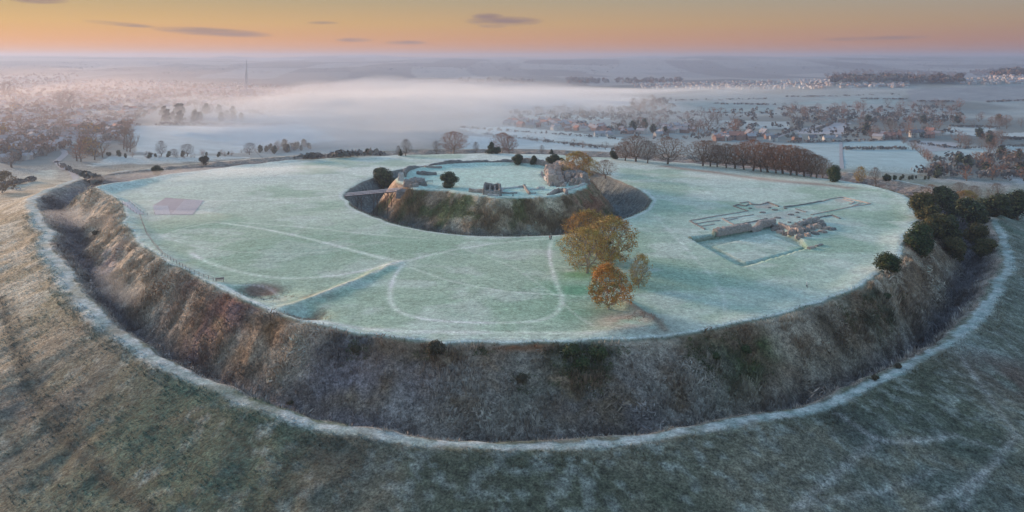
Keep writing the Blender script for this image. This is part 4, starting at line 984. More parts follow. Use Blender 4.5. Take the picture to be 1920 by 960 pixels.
# houses
M['house_white'] = material('house_white', (.52, .50, .48), noise=((.3, .08),), var=.12)
M['house_brick'] = material('house_brick', (.34, .21, .17), noise=((.6, .15),), var=.2)
M['house_render'] = material('house_render', (.45, .40, .37), noise=((.3, .1),), var=.2)
M['roof_frost'] = material('roof_frost', (.33, .31, .33), noise=((.5, .15),), var=.22)
M['roof_red'] = material('roof_red', (.42, .20, .15), noise=((.5, .15),), var=.15)
M['roof_slate'] = material('roof_slate', (.16, .16, .18), noise=((.5, .15),), var=.15)
M['glass'] = material('glass', (.05, .06, .07), rough=.15)
def house_kind(L, W, Hh, roof, wall, roof_mat, windows=True, wing=False):
    """gabled house: wall, roof (> chimney), windows, door"""
    parts = []
    w = MB(); w.box((0, 0, Hh / 2 - .5), (L, W, Hh + 1))
    g = W / 2 * .8
    w.add([(-L / 2, -W / 2, Hh), (-L / 2, W / 2, Hh), (-L / 2, 0, Hh + g), (L / 2, -W / 2, Hh), (L / 2, W / 2, Hh), (L / 2, 0, Hh + g)], [(0, 2, 1), (3, 4, 5)])
    if wing: w.box((L * .22, -W / 2 - 2, Hh / 2 - .5), (L * .34, 4, Hh + .9))
    parts.append(('wall', w.mesh('wall', M[wall]), None))
    e = .5; r = MB()
    def slab(x0, x1, y0, z0, y1, z1, t=.25):
        r.add([(x0, y0, z0), (x1, y0, z0), (x1, y1, z1), (x0, y1, z1), (x0, y0, z0 + t), (x1, y0, z0 + t), (x1, y1, z1 + t), (x0, y1, z1 + t)], [(3, 2, 1, 0), (4, 5, 6, 7), (0, 1, 5, 4), (1, 2, 6, 5), (2, 3, 7, 6), (3, 0, 4, 7)])
    slab(-L / 2 - e, L / 2 + e, -W / 2 - e, Hh - e * .8, 0, Hh + g + .02); slab(-L / 2 - e, L / 2 + e, W / 2 + e, Hh - e * .8, 0, Hh + g + .02)
    if wing:
        x0, x1 = L * .05 - e, L * .39 + e; xm = (x0 + x1) / 2; zt = Hh + (x1 - x0) * .4
        r.add([(x0, -W / 2 - 4.4, Hh - .2), (xm, -W / 2 - 4.4, zt), (x1, -W / 2 - 4.4, Hh - .2), (x0, 0, Hh - .2), (xm, 0, zt), (x1, 0, Hh - .2)], [(0, 1, 4, 3), (1, 2, 5, 4), (0, 2, 1)])
    parts.append(('roof', r.mesh('roof', M[roof_mat]), None))
    c = MB(); c.box((L * .3, 0, Hh + g + .5), (1.0, .7, 2.0)); parts.append(('chimney', c.mesh('chimney', M['house_brick']), 'roof'))
    if windows:
        for k in range(4):
            for s in (-1, 1):
                x = -L / 2 + L * (k + .5) / 4
                if wing and s < 0 and x > 0: continue
                b = MB().box((x, s * (W / 2 + .02), Hh * .68), (1.2, .1, 1.2)); parts.append(('window', b.mesh('window', M['glass']), None))
        b = MB().box((-L * .12, -W / 2 - .03, 1.0), (1.0, .1, 2.0)); parts.append(('door', b.mesh('door', M['roof_slate']), None))
    return parts
HK = {'white': house_kind(12, 7, 5, 1, 'house_white', 'roof_frost'), 'brick': house_kind(11, 7.5, 5, 1, 'house_brick', 'roof_frost'), 'red': house_kind(13, 8, 5, 1, 'house_brick', 'roof_red', wing=True),
      'gable': house_kind(10, 8, 6, 1, 'house_white', 'roof_slate', wing=True), 'render': house_kind(14, 7, 5, 1, 'house_render', 'roof_frost'), 'long': house_kind(26, 9, 4.5, 1, 'house_white', 'roof_frost', wing=True)}
HS = {k: v[:3] for k, v in HK.items()}
def house(kind, pos, rz, scale, label, group=None, name='house', small=False):
    t = empty(name, pos, rz, scale, label=label, category='house')
    if group: t['group'] = group
    made = {}
    for pn, me, par in (HS if small else HK)[kind]:
        made.setdefault(pn, link(pn, me, made[par] if par else t))
    if not small:
        first = True
        for pn, me, par in HK[kind]:
            if pn == 'window':
                if first: first = False; continue
                link(pn, me, t)
    return t
def houses(pts, kinds, label, group, scale=(.9, 1.2), small=True, seed=0):
    r = random.Random(seed); X, Y, Z = hit(np.array(pts)[:, 0], np.array(pts)[:, 1])
    a0 = r.uniform(0, 3)
    o = np.argsort(X / Y)
    for k, i in enumerate(o):
        lab = label + (', %s from the left' % words[k] if len(o) < 99 else '')
        house(r.choice(kinds), (X[i], Y[i], Z[i]), a0 + r.choice([0, 1.57]) + r.uniform(-.3, .3), r.uniform(*scale), lab, group, small=small)
def house_px(kind, px, py, rz, scale, label, small=False, name='house'):
    return house(kind, hit1(px, py), rz, scale, label, None, name, small)
house_px('long', 1130, 255, .1, 1.0, 'long white house alone at the edge of the meadow behind the castle')
house_px('white', 1144, 257, .2, .8, 'small white outbuilding right of the long white house by the meadow')
house_px('red', 1381, 262, -.2, 1.5, 'large orange-red roofed house right of the valley village')
house_px('red', 1347, 264, .4, 1.1, 'smaller red roofed house left of the large orange-red roof')
house_px('brick', 1408, 262, .2, 1.2, 'brick house with frosted roof right of the large orange-red roof')
house_px('gable', 1450, 265, .1, 1.0, 'white gabled house at the lower left of the riverside hamlet')
house_px('gable', 1524, 266, -.1, 1.1, 'white gabled house with dark roof above the hedge by the narrow lane')
house_px('brick', 1494, 264, .3, 1.1, 'brick house between two white gabled houses in the hamlet')
house_px('red', 1668, 260, 0, 1.2, 'red brick terrace in the hamlet above the right fields', name='terrace_house')
house_px('red', 1680, 259, .2, 1.0, 'taller red brick house at the right end of the brick terrace')
house_px('gable', 1714, 257, 0, 1.25, 'white twin gabled house, left one, in the right hamlet')
house_px('gable', 1724, 257, 0, 1.25, 'white twin gabled house, right one, in the right hamlet')
house_px('red', 1742, 258, -.2, 1.1, 'red roofed house just right of the white twin gables')
house_px('long', 1560, 264, .05, 1.0, 'long low frosted building between the two riverside hamlets')
house_px('long', 158, 265, .5, 1.1, 'big white-fronted house by the town road, nearest to the hillfort')
house_px('red', 147, 246, .3, 1.3, 'house with steep red roof above the big white-fronted house by the road')
house_px('white', 50, 231, .3, 1.2, 'white half-gabled house alone among trees at far left')
house_px('white', 112, 214, .2, 1.2, 'white house below the big dark tree over the town')
houses(poly_pts([(945, 228), (1010, 226), (1130, 238), (1150, 250), (1080, 248), (950, 236)], 60, 101), ['brick', 'render', 'white', 'red'], 'tiny frosted-roof house in the valley village behind the castle', 'village houses behind the castle', seed=3)
houses(poly_pts([(1150, 246), (1200, 238), (1300, 240), (1300, 256), (1170, 258)], 26, 102), ['brick', 'render', 'white'], 'small house among trees right of the long white house', 'houses right of the long white house', seed=4)
houses(poly_pts([(1330, 255), (1440, 250), (1450, 264), (1330, 266)], 14, 103), ['brick', 'red', 'render'], 'brick house in the row beside the large orange-red roof', 'houses beside the orange-red roof', seed=5)
houses(poly_pts([(1600, 256), (1760, 245), (1760, 256), (1620, 264)], 14, 104), ['brick', 'render', 'red'], 'small house around the white twin gables', 'houses around the twin gables', seed=6)
houses(poly_pts([(0, 232), (130, 226), (230, 232), (190, 268), (120, 272), (0, 268)], 46, 105), ['white', 'render', 'brick'], 'frosted town house among trees left of the curving road', 'near town houses left of the road', (1, 1.4), seed=7)
houses(poly_pts([(180, 225), (250, 205), (250, 230), (205, 262)], 22, 106), ['white', 'render', 'red'], 'town house in the row lining the curving main road', 'houses lining the main road', seed=8)
houses(poly_pts([(0, 190), (120, 178), (300, 175), (300, 205), (130, 224), (0, 226)], 90, 107), ['white', 'render', 'brick'], 'hazy town house on the slope across the left', 'hazy town houses', seed=9)
def house_mass(name, pts, label, seed=0, big=1.0):
    rg = np.random.default_rng(seed); X, Y, Z = hit(pts[:, 0], pts[:, 1]); V = []; F = []; C = []
    for x, y, z in zip(X, Y, Z):
        l, w, h = rg.uniform(8, 14) * big, rg.uniform(6, 8) * big, rg.uniform(4, 6); g = w * .4; a = rg.choice([0, .4, 1.6]) + rg.normal(0, .1); co, si = math.cos(a), math.sin(a); b = len(V)
        for px, py, pz in [(-l, -w, -2), (l, -w, -2), (l, w, -2), (-l, w, -2), (-l, -w, h), (l, -w, h), (l, w, h), (-l, w, h), (-l, 0, h + g), (l, 0, h + g), (-l, -w, h), (l, -w, h), (l, w, h), (-l, w, h)]:
            px /= 2; py /= 2; V.append((x + px * co - py * si, y + px * si + py * co, z + pz))
        F += [(b, b + 1, b + 5, b + 4), (b + 1, b + 2, b + 6, b + 5), (b + 2, b + 3, b + 7, b + 6), (b + 3, b, b + 4, b + 7), (b + 10, b + 11, b + 9, b + 8), (b + 12, b + 13, b + 8, b + 9), (b + 4, b + 8, b + 7, b + 7), (b + 5, b + 6, b + 9, b + 9)]
        wc = [(.6, .57, .55), (.40, .30, .27), (.45, .40, .38)][rg.integers(3)]; rc = np.array([(.42, .38, .40), (.34, .22, .19), (.34, .31, .33)][rg.integers(3)]) * rg.uniform(.8, 1.15)
        C += [wc] * 8 + [tuple(rc)] * 6
    me = bpy.data.meshes.new(name); me.from_pydata(V, [], [f if len(set(f)) == 4 else tuple(dict.fromkeys(f)) for f in F]); me.update()
    a = me.attributes.new('tint', 'FLOAT_COLOR', 'POINT'); a.data.foreach_set('color', np.concatenate([np.array(C), np.ones((len(C), 1))], 1).astype(np.float32).ravel())
    me.materials.append(M['leaf']); return link(name, me, kind='stuff', label=label, category='houses')
house_mass('distant_houses', np.vstack([poly_pts([(1180, 158), (1300, 156), (1560, 148), (1560, 166), (1400, 168), (1200, 166)], 420, 111), poly_pts([(1560, 158), (1700, 158), (1720, 164), (1580, 166)], 70, 112), poly_pts([(1820, 146), (1920, 142), (1920, 158), (1800, 160)], 120, 113)]), 'rows of tiny houses strung along the distant ridge', 11)
house_mass('town_roofs', np.vstack([poly_pts(TOWN, 620, 114), poly_pts([(300, 150), (500, 160), (600, 170), (540, 200), (460, 215), (300, 190)], 160, 115), poly_pts([(20, 145), (140, 148), (140, 160), (0, 165)], 40, 116)]), 'mass of pale frosted roofs of the hazy town at left', 12)
# cathedral spire over the city in the haze
def spire():
    x, y, z = P(462, 176, -60)[0], P(462, 176, -60)[1], 0
    z = float(H(x, y)); t = empty('cathedral', (x, y, z), 0, 1, label='needle-thin cathedral spire rising from the haze at the left skyline', category='cathedral')
    stone = material('spire_stone', (.42, .39, .40), noise=((.1, .1),))
    n = MB(); n.box((0, 0, 8), (20, 100, 18)); n.build('nave', stone, t)
    MB().box((0, 0, 33), (7, 7, 66)).build('tower', stone, t)
    for sx in (-1, 1):
        for sy in (-1, 1): MB().tube((sx * 3, sy * 3, 66), (sx * 3, sy * 3, 74), .8, .1, 6).build('pinnacle', stone, t)
    MB().tube((0, 0, 66), (0, 0, CAM_Z - z + (HORIZON - 108.5) / FPX * y), 3.3, .3, 8).build('spire', stone, t)
spire()
# ------------------------------------------------------------------ stone, timber, people
M['flint'] = material('flint', (.30, .255, .235), noise=((1.2, .35), (5.0, .3)), bump=.15, bump_scale=3.0, var=.08)
M['flint_pink'] = material('flint_pink', (.42, .325, .28), noise=((.8, .3), (5.0, .3)), bump=.15, bump_scale=3.0, var=.08)
M['flint_dark'] = material('flint_dark', (.20, .185, .18), noise=((.8, .3), (5.0, .35)), bump=.15, bump_scale=3.0, var=.08)
M['frost_stone'] = material('frost_stone', (.46, .44, .43), noise=((.8, .25), (5.0, .25)), bump=.1, bump_scale=3.0)
M['timber'] = material('timber', (.30, .235, .22), noise=((2, .2),))
M['timber_frost'] = material('timber_frost', (.74, .64, .67), noise=((2, .15),))
M['timber_dark'] = material('timber_dark', (.10, .08, .075), noise=((2, .2),))
M['tarmac'] = material('tarmac', (.33, .29, .33), noise=((.5, .12),))
M['paint'] = material('paint', (.72, .68, .72), noise=((1, .1),))
M['road'] = material('road', (.34, .33, .35), noise=((.1, .1),))
def rubble_wall(name, pts, thick, heights, mat, parent, seed=0, step=1.0, rough=.22, base=None, coping=True):
    """ruined masonry: uneven top and battered, lumpy faces, along a ground line"""
    L = np.array(pts, float); d = np.hypot(*(L[1:] - L[:-1]).T); cum = np.concatenate([[0], np.cumsum(d)]); n = max(2, int(cum[-1] / step) + 1)
    s = np.linspace(0, cum[-1], n); X = np.interp(s, cum, L[:, 0]); Y = np.interp(s, cum, L[:, 1]); tx = np.gradient(X); ty = np.gradient(Y); q = np.hypot(tx, ty) + 1e-9; nx, ny = -ty / q, tx / q
    hh = np.interp(s / cum[-1], np.linspace(0, 1, len(heights)), heights); r = np.random.default_rng(seed)
    off = np.array(parent.location) if parent else np.zeros(3)
    g = H(X, Y) if base is None else np.full(n, base)
    V = []; prof = [(-.55, 0, -1), (-.52, .35, 0), (-.47, .75, 0), (-.36, 1, 0), (0, 1.04, 0), (.36, 1, 0), (.47, .75, 0), (.52, .35, 0), (.55, 0, -1)]
    for i in range(n):
        top = hh[i] * (1 + r.normal(0, .10))
        for a, b, c in prof:
            w = thick * a * (1 + r.normal(0, rough * .6)); z = g[i] - .6 if c else g[i] + top * b + r.normal(0, rough * .35)
            V.append((X[i] + nx[i] * w + r.normal(0, rough * .25) - off[0], Y[i] + ny[i] * w + r.normal(0, rough * .25) - off[1], z - off[2]))
    k = len(prof); F = [(i * k + j, (i + 1) * k + j, (i + 1) * k + j + 1, i * k + j + 1) for i in range(n - 1) for j in range(k - 1)]
    F += [tuple(range(k))[::-1], tuple((n - 1) * k + j for j in range(k))]
    F = [f[::-1] for f in F]
    me = bpy.data.meshes.new(name); me.from_pydata(V, [], F); me.update(); me.materials.append(mat)
    return link(name, me, parent)
def block(name, c, d, mat, parent, rz=0.0, seed=0, rough=.18, res=6, top=.85):
    """a lump of mortared rubble: box pushed about by noise, sides leaning in"""
    r = np.random.default_rng(seed); V = []; F = []; idx = {}
    def vid(i, j, k):
        if (i, j, k) not in idx:
            u, v, w = i / res - .5, j / res - .5, k / res
            kk = 1 - (1 - top) * w; round_ = 1 - .18 * (abs(u) * 2) ** 4 * (abs(v) * 2) ** 4
            x, y, z = u * d[0] * kk * round_, v * d[1] * kk * round_, w * d[2] * (1 - .12 * ((2 * u) ** 4 + (2 * v) ** 4))
            x += r.normal(0, rough * .5); y += r.normal(0, rough * .5); z += r.normal(0, rough) if k else -.5
            co, si = math.cos(rz), math.sin(rz); idx[(i, j, k)] = len(V); V.append((c[0] + x * co - y * si, c[1] + x * si + y * co, c[2] + z))
        return idx[(i, j, k)]
    for a in range(res):
        for b in range(res):
            F += [(vid(a, b, res), vid(a + 1, b, res), vid(a + 1, b + 1, res), vid(a, b + 1, res)), (vid(a, 0, b), vid(a + 1, 0, b), vid(a + 1, 0, b + 1), vid(a, 0, b + 1)), (vid(a + 1, res, b), vid(a, res, b), vid(a, res, b + 1), vid(a + 1, res, b + 1)),
                  (vid(0, a + 1, b), vid(0, a, b), vid(0, a, b + 1), vid(0, a + 1, b + 1)), (vid(res, a, b), vid(res, a + 1, b), vid(res, a + 1, b + 1), vid(res, a, b + 1))]
    me = bpy.data.meshes.new(name); me.from_pydata(V, [], F); me.update(); me.materials.append(mat)
    return link(name, me, parent)
def at(px, py, z=0.0): x, y = P(px, py, z); return (x, y)
def L7(*pts): return [at(a, b, 6.4) for a, b in pts]
def ruin(name, px, py, label, z=0.0, cat='ruin'):
    x, y = P(px, py, z); return empty(name, (x, y, float(H(x, y))), 0, 1, label=label, category=cat)
def rel(t, px, py, z, up=0.0):
    x, y = P(px, py, z); return (x - t.location.x, y - t.location.y, float(H(x, y)) + up - t.location.z)

# --- castle: keep, towers and courtyard walls on the mound
k = ruin('keep_ruin', 1060, 335, 'massive pinkish flint keep ruin on the right side of the castle mound', 6.4)
for i, (q_, th_, hs_, m) in enumerate([([(1030, 321), (1033, 333), (1038, 345)], 4.2, (4.0, 5.6, 5.0), 'flint_pink'), ([(1042, 319), (1048, 331), (1053, 345)], 3.4, (3.6, 4.8, 3.4), 'flint_pink'), ([(1044, 316), (1060, 320), (1082, 327)], 3.0, (3.0, 4.4, 3.4), 'flint_pink'),
                                       ([(1058, 333), (1076, 337), (1094, 341)], 4.6, (3.2, 3.8, 4.2), 'flint_dark'), ([(1080, 327), (1088, 336), (1096, 346)], 3.2, (3.6, 2.8, 4.4), 'flint'), ([(1068, 346), (1082, 347), (1096, 348)], 2.6, (2.2, 3.2, 2.4), 'flint'), ([(1064, 326), (1066, 340)], 3.0, (3.4, 3.0), 'flint'), ([(1074, 343), (1084, 344)], 3.6, (2.6, 3.4), 'flint_pink')]):
    rubble_wall('wall', L7(*q_), th_, hs_, M[m], k, 200 + i, .8, .42)
for i, (px, py, dz) in enumerate([(1034, 347, 1.4), (1046, 348, 1.2), (1060, 342, 1.6), (1070, 331, 1.5), (1091, 349, 1.2), (1056, 348, 1.0)]):
    block('rubble_block', rel(k, px, py, 6.4), (2.6, 2.4, dz), M[['flint', 'flint_pink'][i % 2]], k, .6 * i, 220 + i, .3, 5, .7)
rubble_wall('sunken_wall', L7((1016, 324), (1024, 336), (1040, 346), (1062, 346)), 1.4, (1.2, 1.6, 1.4), M['frost_stone'], k, 230)
t = ruin('postern_tower_ruin', 920, 366, 'grey roofless square tower ruin at the front edge of the castle mound', 6.4)
for i, (q, h) in enumerate([([(908, 366), (938, 366)], 2.6), ([(938, 366), (937, 354)], 2.8), ([(937, 354), (909, 353)], 3.0), ([(909, 353), (908, 366)], 2.8), ([(918, 366), (919, 354)], 2.2), ([(929, 366), (928, 354)], 2.0)]):
    rubble_wall('wall', L7(*q), 1.1 if i < 4 else .8, (h, h * .8, h), M['flint_dark' if i % 2 else 'flint'], t, 240 + i, .9)
rubble_wall('wall', L7((880, 358), (907, 360)), 1.4, (1.6, 1.2, 1.7), M['flint_pink'], t, 247); rubble_wall('wall', L7((915, 370), (935, 371)), 1.0, (.8, .6), M['frost_stone'], t, 248)
t = ruin('courtyard_house_ruin', 965, 356, 'low wall outlines of a rectangular hall behind the castle front edge', 6.4)
for i, (q, h) in enumerate([([(941, 353), (983, 349)], .7), ([(983, 349), (993, 363)], 1.1), ([(941, 353), (940, 361)], .8), ([(940, 361), (970, 361)], .6), ([(995, 355), (1012, 353)], .6), ([(990, 361), (1005, 361)], .5)]):
    rubble_wall('wall', L7(*q), 1.0, (h, h * .7, h), M['flint' if i % 2 else 'frost_stone'], t, 250 + i)
t = ruin('curved_ruin', 1050, 362, 'curved low flint wall at the right front of the castle mound', 6.4)
rubble_wall('wall', L7((1028, 369), (1035, 364), (1046, 360), (1058, 361), (1063, 366)), 1.3, (.6, 1.6, 2.0, 1.0), M['flint'], t, 260); rubble_wall('wall', L7((1062, 360), (1085, 353), (1096, 349)), 1.0, (.8, .6, 1.0), M['frost_stone'], t, 261)
t = ruin('well', 1014, 353, 'round stone well head on the castle lawn behind the curved wall', 6.4, 'well')
rubble_wall('well_wall', [(t.location.x + 1.5 * math.cos(a), t.location.y + 1.5 * math.sin(a)) for a in np.linspace(0, 6.283, 15)], .6, (.9, .9), M['frost_stone'], t, 262, .5, .08)
t = ruin('gatehouse_ruin', 772, 350, 'grey lumpy gatehouse ruin at the castle end of the footbridge', 6.4)
for i, (px, py, d, m) in enumerate([(757, 351, (7, 5, 3.4), 'flint_dark'), (768, 349, (6, 4, 2.6), 'flint'), (782, 344, (8, 5, 3.0), 'flint'), (790, 347, (5, 4, 2.2), 'flint_dark'), (752, 341, (2.5, 2.5, 3.6), 'frost_stone'), (776, 353, (5, 3, 1.6), 'flint')]):
    block('masonry_block', rel(t, px, py, 6.4), d, M[m], t, .2 * i, 270 + i, .25)
t = ruin('curtain_wall', 880, 308, 'long low curtain wall curving round the back of the castle lawn', 6.4, 'wall')
rubble_wall('wall', L7((757, 334), (762, 324), (780, 316), (800, 312), (840, 309), (880, 306.5), (925, 305.5), (958, 306)), 1.8, (2.2, 2.4, 2.0, 2.2, 1.8, 2.0), M['flint_dark'], t, 280, 1.5)
rubble_wall('wall', L7((960, 306), (990, 308), (1016, 311), (1040, 315)), 2.2, (2.0, 2.8, 2.4, 3.0), M['flint'], t, 281, 1.5)
t = ruin('herlwin_ruin', 802, 324, 'small sunken wall stub on the left of the castle lawn', 6.4)
t.name = 'wall_stub'
rubble_wall('wall', L7((783, 325), (800, 327), (818, 326)), 2.0, (1.6, 1.8, 1.2), M['flint_dark'], t, 285); rubble_wall('wall', L7((797, 316), (812, 315), (828, 314)), 1.2, (.8, .9), M['flint'], t, 286)
t = ruin('information_board', 806, 342, 'dark information board on a low stand on the castle lawn', 6.4, 'sign')
b = MB(); b.box((0, 0, 1.1), (3.0, .9, .16)); b.build('panel', M['timber_dark'], t)
for sx in (-1, 1): MB().box((sx * 1.1, 0, .4), (.15, .15, 1.4)).build('post', M['timber'], t)

# --- cathedral foundations
t = ruin('cathedral_foundations', 1430, 402, 'cross shaped low stone foundations of the ruined cathedral on the right lawn')
def L0(*p): return [at(a, b) for a, b in p]
FOUND = [([(1294, 415), (1322, 431)], .45, 'flint_dark'), ([(1296, 414), (1330, 408), (1402, 396)], .35, 'flint'), ([(1402, 396), (1376, 387)], .5, 'flint_dark'), ([(1376, 387), (1384, 384), (1398, 387), (1404, 384)], .6, 'flint_dark'),
         ([(1388, 381), (1404, 378.5), (1410, 384)], .5, 'flint'), ([(1410, 384), (1426, 384), (1440, 380)], .7, 'flint'), ([(1440, 380), (1460, 388)], .8, 'flint_dark'), ([(1470, 389), (1500, 385), (1540, 378)], .7, 'flint_dark'), ([(1540, 378), (1560, 372), (1580, 370)], .4, 'flint_pink'),
         ([(1580, 370), (1632, 382)], .4, 'flint_pink'), ([(1632, 382), (1600, 387), (1560, 395), (1521, 403)], .35, 'flint_pink'), ([(1582, 374), (1602, 379), (1593, 383)], .35, 'flint_pink'), ([(1600, 386), (1616, 380)], .3, 'flint_pink'), ([(1492, 392), (1512, 398)], .4, 'flint_dark'),
         ([(1355, 411), (1380, 408), (1412, 403)], .35, 'flint_pink'), ([(1355, 411), (1377, 423)], .5, 'flint'), ([(1377, 423), (1410, 417), (1438, 411)], .45, 'flint_dark'), ([(1363, 414), (1382, 410)], .3, 'flint'),
         ([(1306, 420), (1330, 416), (1350, 414)], .35, 'flint'), ([(1316, 425), (1340, 421)], .3, 'flint'), ([(1310, 412), (1345, 405)], .3, 'flint')]
for i, (q, h, m) in enumerate(FOUND):
    rubble_wall('foundation_wall', L0(*q), .75, (h * .7, h * .55, h * .7), M[m], t, 300 + i, 1.0, .08)
for i, (px, py) in enumerate([(1407, 391), (1430, 399), (1453, 394), (1443, 390), (1473, 391.5), (1483, 403), (1495, 399), (1458, 409), (1497, 408), (1508, 412), (1480, 418)]):
    x, y, z = rel(t, px, py, 0); big = 1.5 if i in (1, 2, 5, 7) else .9
    MB().tube((x, y, z - .3), (x, y, z + .35), big, big * .85, 8).build('pier_base', M['flint_dark'], t)
t = ruin('nave_wall', 1395, 432, 'thick flint wall standing between the nave and the sunken cloister', 0, 'wall')
rubble_wall('wall', L0((1341, 440), (1380, 433), (1420, 426), (1450, 419)), 2.4, (1.9, 2.0, 1.9, 1.8), M['flint'], t, 340, 1.0, .11)
rubble_wall('end_bank', L0((1294, 447), (1318, 444), (1340, 440)), 1.6, (.5, .9, 1.2), material('frosted_turf_bank', (.20, .24, .19), noise=((1, .25),)), t, 341, 1.2)
t = ruin('transept_ruin', 1505, 432, 'lumpy flint rubble of the south transept below the foundations')
RUB = [(1456, 426, 4, 3, 1.7), (1466, 430, 4, 3.4, 1.5), (1476, 434, 4, 3, 1.5), (1486, 438, 4.2, 3.6, 1.6), (1497, 437, 4.5, 4, 2.4), (1510, 434, 4, 3, 1.9), (1520, 431, 3.6, 3, 2.1), (1531, 428, 3.8, 3, 2.2), (1541, 425, 3.6, 3, 2.0), (1537, 419, 4, 3, 1.8), (1551, 430, 4, 3, 1.1), (1560, 431, 4, 2.6, .9),
       (1500, 445, 4, 3, 1.3), (1514, 442, 4.5, 2.4, 1.1), (1528, 439, 4.5, 2.4, 1.0), (1542, 436, 4, 2.4, 1.0), (1492, 428, 5, 3, 1.4), (1508, 424, 7, 3, 1.3), (1524, 419, 6, 3, 1.4)]
for i, (px, py, dx, dy, dz) in enumerate(RUB):
    block('rubble_block', rel(t, px, py, 0), (dx, dy, dz * .75), M[['flint', 'flint_pink', 'flint_dark'][i % 3]], t, .35 * i, 350 + i, .2, 5, .75)
rubble_wall('wall', L0((1492, 427), (1512, 422), (1534, 415)), 1.6, (1.6, 2.0, 1.8), M['flint'], t, 380); rubble_wall('wall', L0((1447, 421), (1470, 428), (1500, 440)), 1.4, (1.8, 1.5, 1.6), M['flint'], t, 381)
t = ruin('stone_stub', 1526, 465, 'low broken stone stub on the lawn right of the sunken cloister'); rubble_wall('wall', L0((1516, 467), (1526, 464)), 1.2, (.7, .5), M['flint_pink'], t, 390, .8); rubble_wall('wall', L0((1530, 462), (1542, 459)), .8, (.5, .4), M['flint'], t, 391, .8)
t = ruin('lodging_outline', 1555, 410, 'faint rectangular wall outline right of the transept rubble')
for i, q in enumerate([[(1535, 408), (1560, 404)], [(1560, 404), (1575, 410)]]): rubble_wall('foundation_wall', L0(*q), .8, (.35, .3), M['flint_dark'], t, 395 + i)

# --- timber footbridge over the moat
def footbridge():
    a = Vector(hit1(648, 369)); b = Vector((*P(752, 357, 5.0), 5.0)); a.z = float(H(a.x, a.y)) + .5
    t = empty('footbridge', a, 0, 1, label='timber footbridge crossing the moat to the castle mound', category='bridge')
    d = b - a; h = Vector((d.x, d.y, 0)).normalized(); s = Vector((-h.y, h.x, 0)); rz = math.atan2(h.y, h.x); n = 26
    deck = MB()
    for k in (-1, 1): deck.tube(s * k * 1.0 - Vector((0, 0, .3)), d + s * k * 1.0 - Vector((0, 0, .3)), .22, .22, 4)
    deck.build('beam', M['timber_dark'], t)
    me = MB().box((0, 0, 0), (d.length / 60 * .9, 2.4, .1)).mesh('plank', M['timber_frost'])
    for i in range(60):
        o = link('plank', me, t); o.location = d * ((i + .5) / 60); o.rotation_euler = (0, 0, rz)
    for k in (-1, 1):
        for hh in (1.15, .6): MB().tube(s * k * 1.2 + Vector((0, 0, hh)), d + s * k * 1.2 + Vector((0, 0, hh)), .12, .12, 4).build('handrail', M['timber_frost'], t)
        pm = MB().box((0, 0, .5), (.12, .12, 1.3)).mesh('rail_post', M['timber'])
        for i in range(n):
            o = link('rail_post', pm, t); o.location = d * (i / (n - 1)) + s * k * 1.2
    for f in (.26, .55, .8):
        p = d * f
        for k in (-1, 1):
            foot = p + s * k * 1.3; g = float(H(a.x + foot.x, a.y + foot.y)) - a.z - .4
            MB().tube((foot.x, foot.y, g), p + s * k * 1.0 - Vector((0, 0, .3)), .18, .18, 6).build('trestle_leg', M['timber_dark'], t)
            e = p + h * 3.0 * (1 if f < .5 else -1) + s * k - Vector((0, 0, .3)); q = Vector((foot.x, foot.y, max(g + .6, p.z - 4)))
            MB().tube(q, e, .13, .13, 5).build('brace', M['timber_dark'], t); e2 = p - h * 3.0 * (1 if f < .5 else -1) + s * k - Vector((0, 0, .3)); MB().tube(q, e2, .13, .13, 5).build('brace', M['timber_dark'], t)
footbridge()
# --- post and rail fences
def fence(pts, label, step=3.0, mat='timber_dark', height=1.1, name='fence', rails=(.55, 1.0)):
    L = np.array(pts); d = np.hypot(*(L[1:] - L[:-1]).T); cum = np.concatenate([[0], np.cumsum(d)]); n = int(cum[-1] / step) + 1; s = np.linspace(0, cum[-1], n)
    X = np.interp(s, cum, L[:, 0]); Y = np.interp(s, cum, L[:, 1]); Z = H(X, Y); t = empty(name, (X[0], Y[0], Z[0]), 0, 1, label=label, category='fence')
    pm = MB().box((0, 0, height / 2 - .2), (.11, .11, height + .4)).mesh('post', M[mat])
    for i in range(n):
        o = link('post', pm, t); o.location = (X[i] - X[0], Y[i] - Y[0], Z[i] - Z[0])
    for hh in rails:
        r = MB()
        for i in range(n - 1): r.tube((X[i] - X[0], Y[i] - Y[0], Z[i] - Z[0] + hh), (X[i + 1] - X[0], Y[i + 1] - Y[0], Z[i + 1] - Z[0] + hh), .035, .035, 4)
        r.build('rail', M[mat], t)
def arc(T, a0, a1, off, n=60):
    th = np.radians(np.linspace(a0, a1, n)); R = tab(T, (th + math.pi) % (2 * math.pi) - math.pi) + off; return np.stack([CX + R * np.cos(th), CY + R * np.sin(th)], 1)
fence(arc(R_LIP, 192, 352, .3), 'dark post and rail fence round the near lip of the castle moat')
fence(hitline([(262, 404), (275, 440), (305, 478), (350, 506), (400, 527)]), 'thin dark fence along the left rampart edge of the lawn', 3.0, 'timber')
fence(hitline([(262, 404), (290, 402)]), 'short fence stub joining the rampart steps to the parking rectangle')
fence(hitline([(480, 286), (600, 294), (720, 290), (760, 293)]), 'faint field fence along the far rim left of the bare trees', 6)
